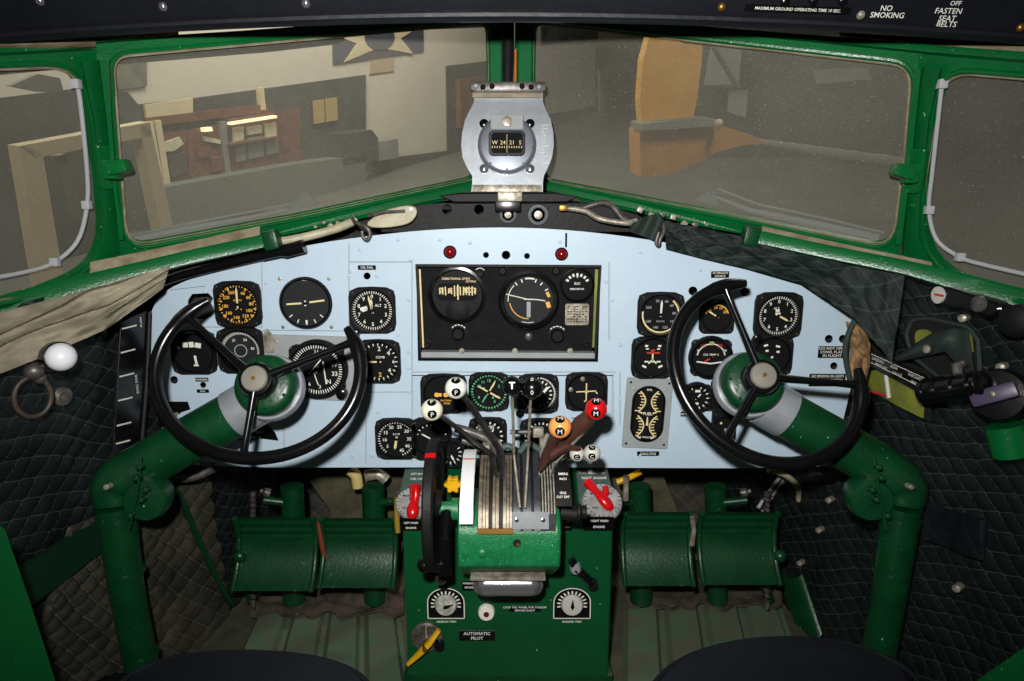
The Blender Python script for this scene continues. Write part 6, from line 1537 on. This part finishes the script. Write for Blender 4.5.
sp('counter', [(162, 188), (290, 165), (366, 155), (366, 195), (168, 226)], .5, mat('hangar_green_grey_counter', (96, 104, 94), .7), .1)
wbox('sign_board', [(145, 105), (193, 98), (193, 117), (147, 122)], .06, MTRIM, 'cream sign board with faint script on the hangar wall beside the storefront', 'sign', off=.12)
q = MB(); sb = W1.hit(165, 110, .19)
q.text('Texas', .22, M=TL(W1.hit(163, 107, .2)) @ FR(W1.n, MU).to_4x4()); q.text('Aviation Museum', .2, M=TL(W1.hit(170, 113.5, .2)) @ FR(W1.n, MU).to_4x4())
q.bm.free()
sp('dark_band', [(-260, 130), (116, 84), (116, 236), (-260, 420)], .08, MDARK)
# lit display case
dc_ = thing('display_case', 'red brown display case with a glowing tube lamp seen through the left windscreen', 'display case', W1.hit(257, 140))
def dp(nm, poly, d, m, off=.12): return sp(nm, poly, d, m, off, dc_)
dp('case_back', [(228, 118), (300, 108), (302, 160), (231, 172)], .05, MRED)
dp('tube_lamp', [(232, 122.5), (277, 115.5), (277, 118), (232, 125)], .15, TUBEL, .2)
for p_, m_ in (([(234, 128), (244, 126.5), (244, 140), (234, 142)], MPAPER), ([(248, 127), (262, 125), (262, 133), (248, 135)], MPAPER), ([(265, 124), (276, 122.5), (277, 136), (266, 138)], MPAPER),
               ([(248, 138), (263, 136), (264, 156), (249, 159)], MGREY), ([(236, 146), (245, 145), (246, 160), (237, 162)], MGREY), ([(266, 140), (278, 138), (279, 152), (267, 155)], MGREY), ([(282, 124), (288, 123), (289, 148), (283, 149)], MBROWN)):
    dp('framed_item', p_, .06, m_, .18)
dp('shelf', [(231, 144), (280, 136), (280, 137.5), (231, 145.5)], .2, MBROWN, .17)
d2_ = thing('display_case', 'dark display case with a bright spot lamp and pale figure, left of the tube lamp', 'display case', W1.hit(192, 155))
def dp2(nm, poly, d, m, off=.12): return sp(nm, poly, d, m, off, d2_)
dp2('case_back', [(162, 134), (222, 124), (226, 174), (170, 184)], .05, MBROWN)
dp2('spot_lamp', [(204, 128), (212, 127), (213, 131), (205, 132)], .12, TUBEL, .2)
for p_, m_ in (([(163, 143), (180, 137), (184, 144), (174, 151), (162, 152)], MPAPER), ([(204, 136), (221, 140), (221, 144), (205, 141)], MPAPER), ([(188, 132), (192, 131), (194, 176), (190, 177)], MBROWN),
               ([(168, 156), (186, 152), (188, 172), (172, 178)], MDARK), ([(198, 148), (210, 146), (211, 156), (199, 158)], MRED), ([(212, 158), (222, 156), (223, 170), (213, 172)], MRED)):
    dp2('exhibit', p_, .06, m_, .18)
for i, (p_, l) in enumerate((([(314, 101), (324, 99.5), (325, 122), (315, 124)], 'left one of two yellowish framed posters in the dark storefront'), ([(326, 99), (337, 97.5), (338, 120), (327, 122)], 'right one of two yellowish framed posters in the dark storefront'))):
    wbox('framed_poster', p_, .05, mat('yellowed_poster', (170, 150, 96), .7), l, 'poster', off=.14)
wbox('kiosk', [(343, 134), (372, 130), (378, 138), (378, 160), (343, 166)], .5, MDARK, 'dark grey kiosk standing at the end of the left hangar storefront', 'kiosk', off=.1)
wbox('stacked_boxes', [(378, 142), (398, 139), (399, 158), (379, 161)], .4, MGREY, 'grey stack of boxes at the foot of the cream hangar wall', 'boxes', off=.1)
wbox('wall_doorway', [(447, 66), (488, 61), (500, 61), (500, 144), (448, 151)], .06, MDARK, 'dark doorway in the cream hangar wall left of the compass', 'doorway')
wbox('brown_cabinet', [(460, 80), (483, 76), (484, 125), (461, 128)], .2, MBROWN, 'brown cabinet with pale posts inside the dark doorway left of the compass', 'cabinet', off=.08)
wbox('wall_skirting', [(375, 160), (448, 151), (500, 144), (500, 158), (448, 163), (375, 172)], .1, MDARK, 'dark skirting along the foot of the cream hangar wall', 'skirting', off=.02)
# star poster and pictures
o = thing('star_poster', 'large dark poster with a white five pointed star on the hangar wall', 'poster', W1.hit(380, 40))
sp('poster_board', [(334, 64), (424, 51), (423, -6), (333, 2)], .05, MNAVY, .0, o)
star = []
cx, cz = 379, 33
for k in range(10):
    a = R(-90+36*k); r_ = 59 if k % 2 == 0 else 23; x_ = max(336, min(422, cx+r_*cos(a))); star.append((x_, 38+r_*sin(a)*.42-(x_-cx)*.12))
sp('star', star, .02, MTRIM, .05, o)
sp('centre_disc', [(380+15*cos(R(a)), 37+13*sin(R(a))) for a in range(0, 360, 20)], .02, MNAVY, .07, o)
wbox('wall_plaque', [(370, 61), (394, 58), (394, 71), (370, 74)], .04, mat('beige_plaque', (180, 160, 130), .7), 'small beige plaque under the white star poster', 'plaque')
wbox('wall_picture', [(116, 58), (147, 54), (147, 86), (118, 90)], .05, mat('grey_green_picture', (128, 128, 112), .7, rgb2=(70, 74, 70), vscale=2), 'square picture high on the hangar wall in the corner of the left windscreen', 'picture')
wbox('wall_picture', [(541, 27), (598, 20), (598, 38), (541, 44)], .05, mat('aeroplane_picture', (120, 124, 118), .7, rgb2=(60, 72, 66), vscale=1.4), 'wide low aeroplane picture high on the hangar wall right of the compass', 'picture')
wbox('dark_hanging', [(116, 90), (128, 92), (141, 108), (142, 116), (150, 122), (118, 124)], .1, MDARK, 'dark draped shape beside the cream sign board', 'drape', off=.05)
# white portal frame on the left
o = thing('portal_frame', 'big pale wooden portal frame standing outside the left side window', 'portal', W1.hit(90, 200, 3.0))
sp('lintel', [(19, 146), (150, 122), (152, 136), (36, 158)], .25, MTRIM, 3.0, o)
sp('jamb', [(19, 146), (42, 150), (66, 292), (44, 300)], .25, MTRIM, 3.0, o)
sp('jamb', [(140, 126), (150, 124), (176, 240), (164, 244)], .25, MTRIM, 3.0, o)
sp('inner_post', [(56, 156), (66, 154), (82, 220), (72, 222)], .12, MGREY, 2.8, o)
wbox('ceiling_fitting', [(10, 86), (38, 74), (60, 78), (64, 92), (40, 92)], .1, MGREY, 'pale fitting hanging above the portal frame outside the left side window', 'fitting', off=3.0)
# right of the compass
wbox('wall_opening', [(596, 46), (640, 40), (650, 40), (650, 160), (540, 176), (540, 116), (596, 106)], .06, MDARK, 'dark opening in the hangar wall right of the compass', 'opening')
wbox('framed_cabinet', [(600, 70), (634, 66), (635, 120), (601, 124)], .15, MGREY, 'grey framed cabinet in the dark opening right of the compass', 'cabinet', off=.08)
wbox('cabinet_window', [(604, 75), (630, 72), (631, 116), (605, 119)], .03, MBROWN, 'brown panel inside the grey framed cabinet', 'panel', off=.24)
wbox('lit_counter', [(600, 132), (630, 142), (630, 160), (602, 158)], .15, mat('tan_counter', (170, 150, 116), .6), 'tan counter with a bright lamp streak on its top', 'counter', off=.3)
wbox('counter_lamp', [(600, 131), (606, 131.5), (629, 141), (629, 145), (612, 140), (600, 134)], .05, TUBEL, 'bright lamp streak on top of the tan counter', 'lamp', off=.46)
wbox('grey_column', [(584, 118), (594, 117), (597, 160), (587, 161)], .3, MGREY, 'grey post left of the tan counter', 'post', off=.1)
# far pale window bits with a truss on the right
o = thing('truss_window', 'pale far window crossed by a dark truss right of the yellow aeroplane tail', 'window', BW.hit(715, 90))
sp('pale_panel', [(712, 44), (742, 48), (738, 92), (704, 88)], .1, MGREY, 0, o, BW)
sp('pale_panel', [(730, 88), (748, 90), (746, 118), (728, 112)], .1, MGREY, 0, o, BW)
sp('truss_bar', [(712, 48), (715, 47), (738, 86), (735, 88)], .1, MDARK, .15, o, BW)
sp('truss_bar', [(700, 86), (742, 84), (742, 87), (700, 90)], .1, MDARK, .15, o, BW)
wbox('pale_duct', [(816, 70), (866, 68), (872, 80), (860, 80), (820, 84)], .3, MGREY, 'pale duct hanging high in the dark right part of the hangar', 'duct', pl=BW)
# yellow trainer
YP_ = Pl(CAM+MF_*12, CAM+MF_*12+V((1, .25, 0)), CAM+MF_*12+MU)
o = thing('yellow_aeroplane', 'yellow trainer aeroplane tail and fuselage parked outside the right windscreen', 'aeroplane', YP_.hit(690, 140))
sp('fin', rpoly([(642, 128), (640, 100), (643, 60), (652, 28), (660, 8), (704, 6), (702, 60), (697, 100), (692, 122)], 4), .22, MYEL, 0, o, YP_)
sp('fuselage', [(640, 131), (690, 126), (722, 126), (752, 135), (768, 144), (745, 145), (717, 152), (692, 166), (666, 175), (641, 177)], .5, mat('trainer_orange_yellow', (196, 136, 60), .5, var=.15, vscale=2), -.2, o, YP_)
q = rel(o); pts = [YP_.hit(646, 152, .1), YP_.hit(680, 150, .1), YP_.hit(715, 143, .1), YP_.hit(745, 135, .1), YP_.hit(765, 141, .1), YP_.hit(790, 149, .1)]
k_ = 12.2/F; q.bm.free()
sp('rudder_band', [(642, 124), (700, 118), (720, 120), (720, 126), (642, 131)], .5, MGREY, .0, o, YP_)
q = rel(o); q.tube([YP_.hit(755, 142, .1), YP_.hit(850, 157, .1), YP_.hit(925, 167, .1)], [4*k_, 7*k_, 7.5*k_], 16); q.build('tail_boom', MGREY, o)
for i, (u, v, w, h, m_, l) in enumerate(((795, 182, 14, 5, mat('pinkish_float', (150, 100, 84), .6), 'pinkish light hanging in the dark right part of the hangar'),
                             (718, 124, 8, 10, MPAPER, 'pale round lamp above the yellow aeroplane fuselage'), (752, 168, 16, 5, MGREY, 'grey curved object under the yellow aeroplane'), (717, 176, 7, 14, MGREY, 'dim grey upright object under the yellow fuselage'))):
    q = MB(); q.ball(BW.hit(u, v) if i != 1 else YP_.hit(u, v, .6), 1, (w*.5*(22 if i != 1 else 11.5)/F, .2, h*.5*(22 if i != 1 else 11.5)/F)); put(q, 'hanging_light' if i < 2 else 'floor_object', m_, l, 'light' if i < 2 else 'object')
# hangar lighting: unseen area lights, the last two added as fill
def area(name, loc, size, power, col, aim=None):
    l = bpy.data.lights.new(name, 'AREA'); l.energy = power; l.color = col; l.size = size
    o = bpy.data.objects.new(name, l); C.objects.link(o); o.location = loc
    d = (aim if aim is not None else V((0, 0, -1))); o.rotation_euler = d.to_track_quat('-Z', 'Y').to_euler(); return o
area('hangar_fill_light', CAM+MU*5.6+MF_*14+V((-4, 0, 0)), 3, 620, (1, .95, .86), -MU+MF_*.5)
area('hangar_fill_light', CAM+MU*5.6+MF_*9+V((-7, 0, 0)), 3, 200, (1, .95, .86), -MU+MF_*.4+V((-.3, 0, 0)))
area('hangar_fill_light', CAM+MU*5.6+MF_*7+V((4, 0, 0)), 2, 330, (1, .95, .86), -MU+MF_*.5)

area('hangar_fill_light', CAM+MU*4.5+MF_*2+V((-6, 0, 0)), 2, 170, (1, .95, .86), (W1.hit(90, 180)-(CAM+MU*4.5+MF_*2+V((-6, 0, 0)))).normalized())  # unseen fill added to brighten the front of the portal frame
area('hangar_fill_light', CAM+MU*5.6+MF_*19+V((0, 0, 0)), 3, 560, (1, .95, .88), -MU+MF_*.5)  # unseen fill added to lift the cream wall right of the compass
# ------------------------------------------------------------------ flash, ambient, camera
fl = bpy.data.lights.new('camera_flash', 'SPOT'); fl.energy = 90; fl.color = (1, .985, .955); fl.shadow_soft_size = .022
fl.spot_size = R(112); fl.spot_blend = 1.0
fo = bpy.data.objects.new('camera_flash', fl); C.objects.link(fo); fo.location = CAM+V((-.06, .0, .125))
fo.rotation_euler = (P(512, 262, 1.3)-fo.location).to_track_quat('-Z', 'Y').to_euler()
w = bpy.data.worlds.new('world'); sc.world = w; w.use_nodes = True
w.node_tree.nodes['Background'].inputs[0].default_value = (.8, .85, 1, 1); w.node_tree.nodes['Background'].inputs[1].default_value = .012
cd = bpy.data.cameras.new('camera'); cd.sensor_width = 36; cd.lens = F/1024*36; cd.clip_start = .01
co = bpy.data.objects.new('camera', cd); C.objects.link(co); co.location = CAM; co.rotation_euler = (R(90)-TH, 0, 0)
sc.camera = co
vs = sc.view_settings; vs.view_transform = 'Standard'; vs.look = 'None'; vs.gamma = 1; vs.use_curve_mapping = False; vs.exposure = 0
sc.cycles.use_denoising = True
sc.cycles.max_bounces = 5; sc.cycles.transparent_max_bounces = 12
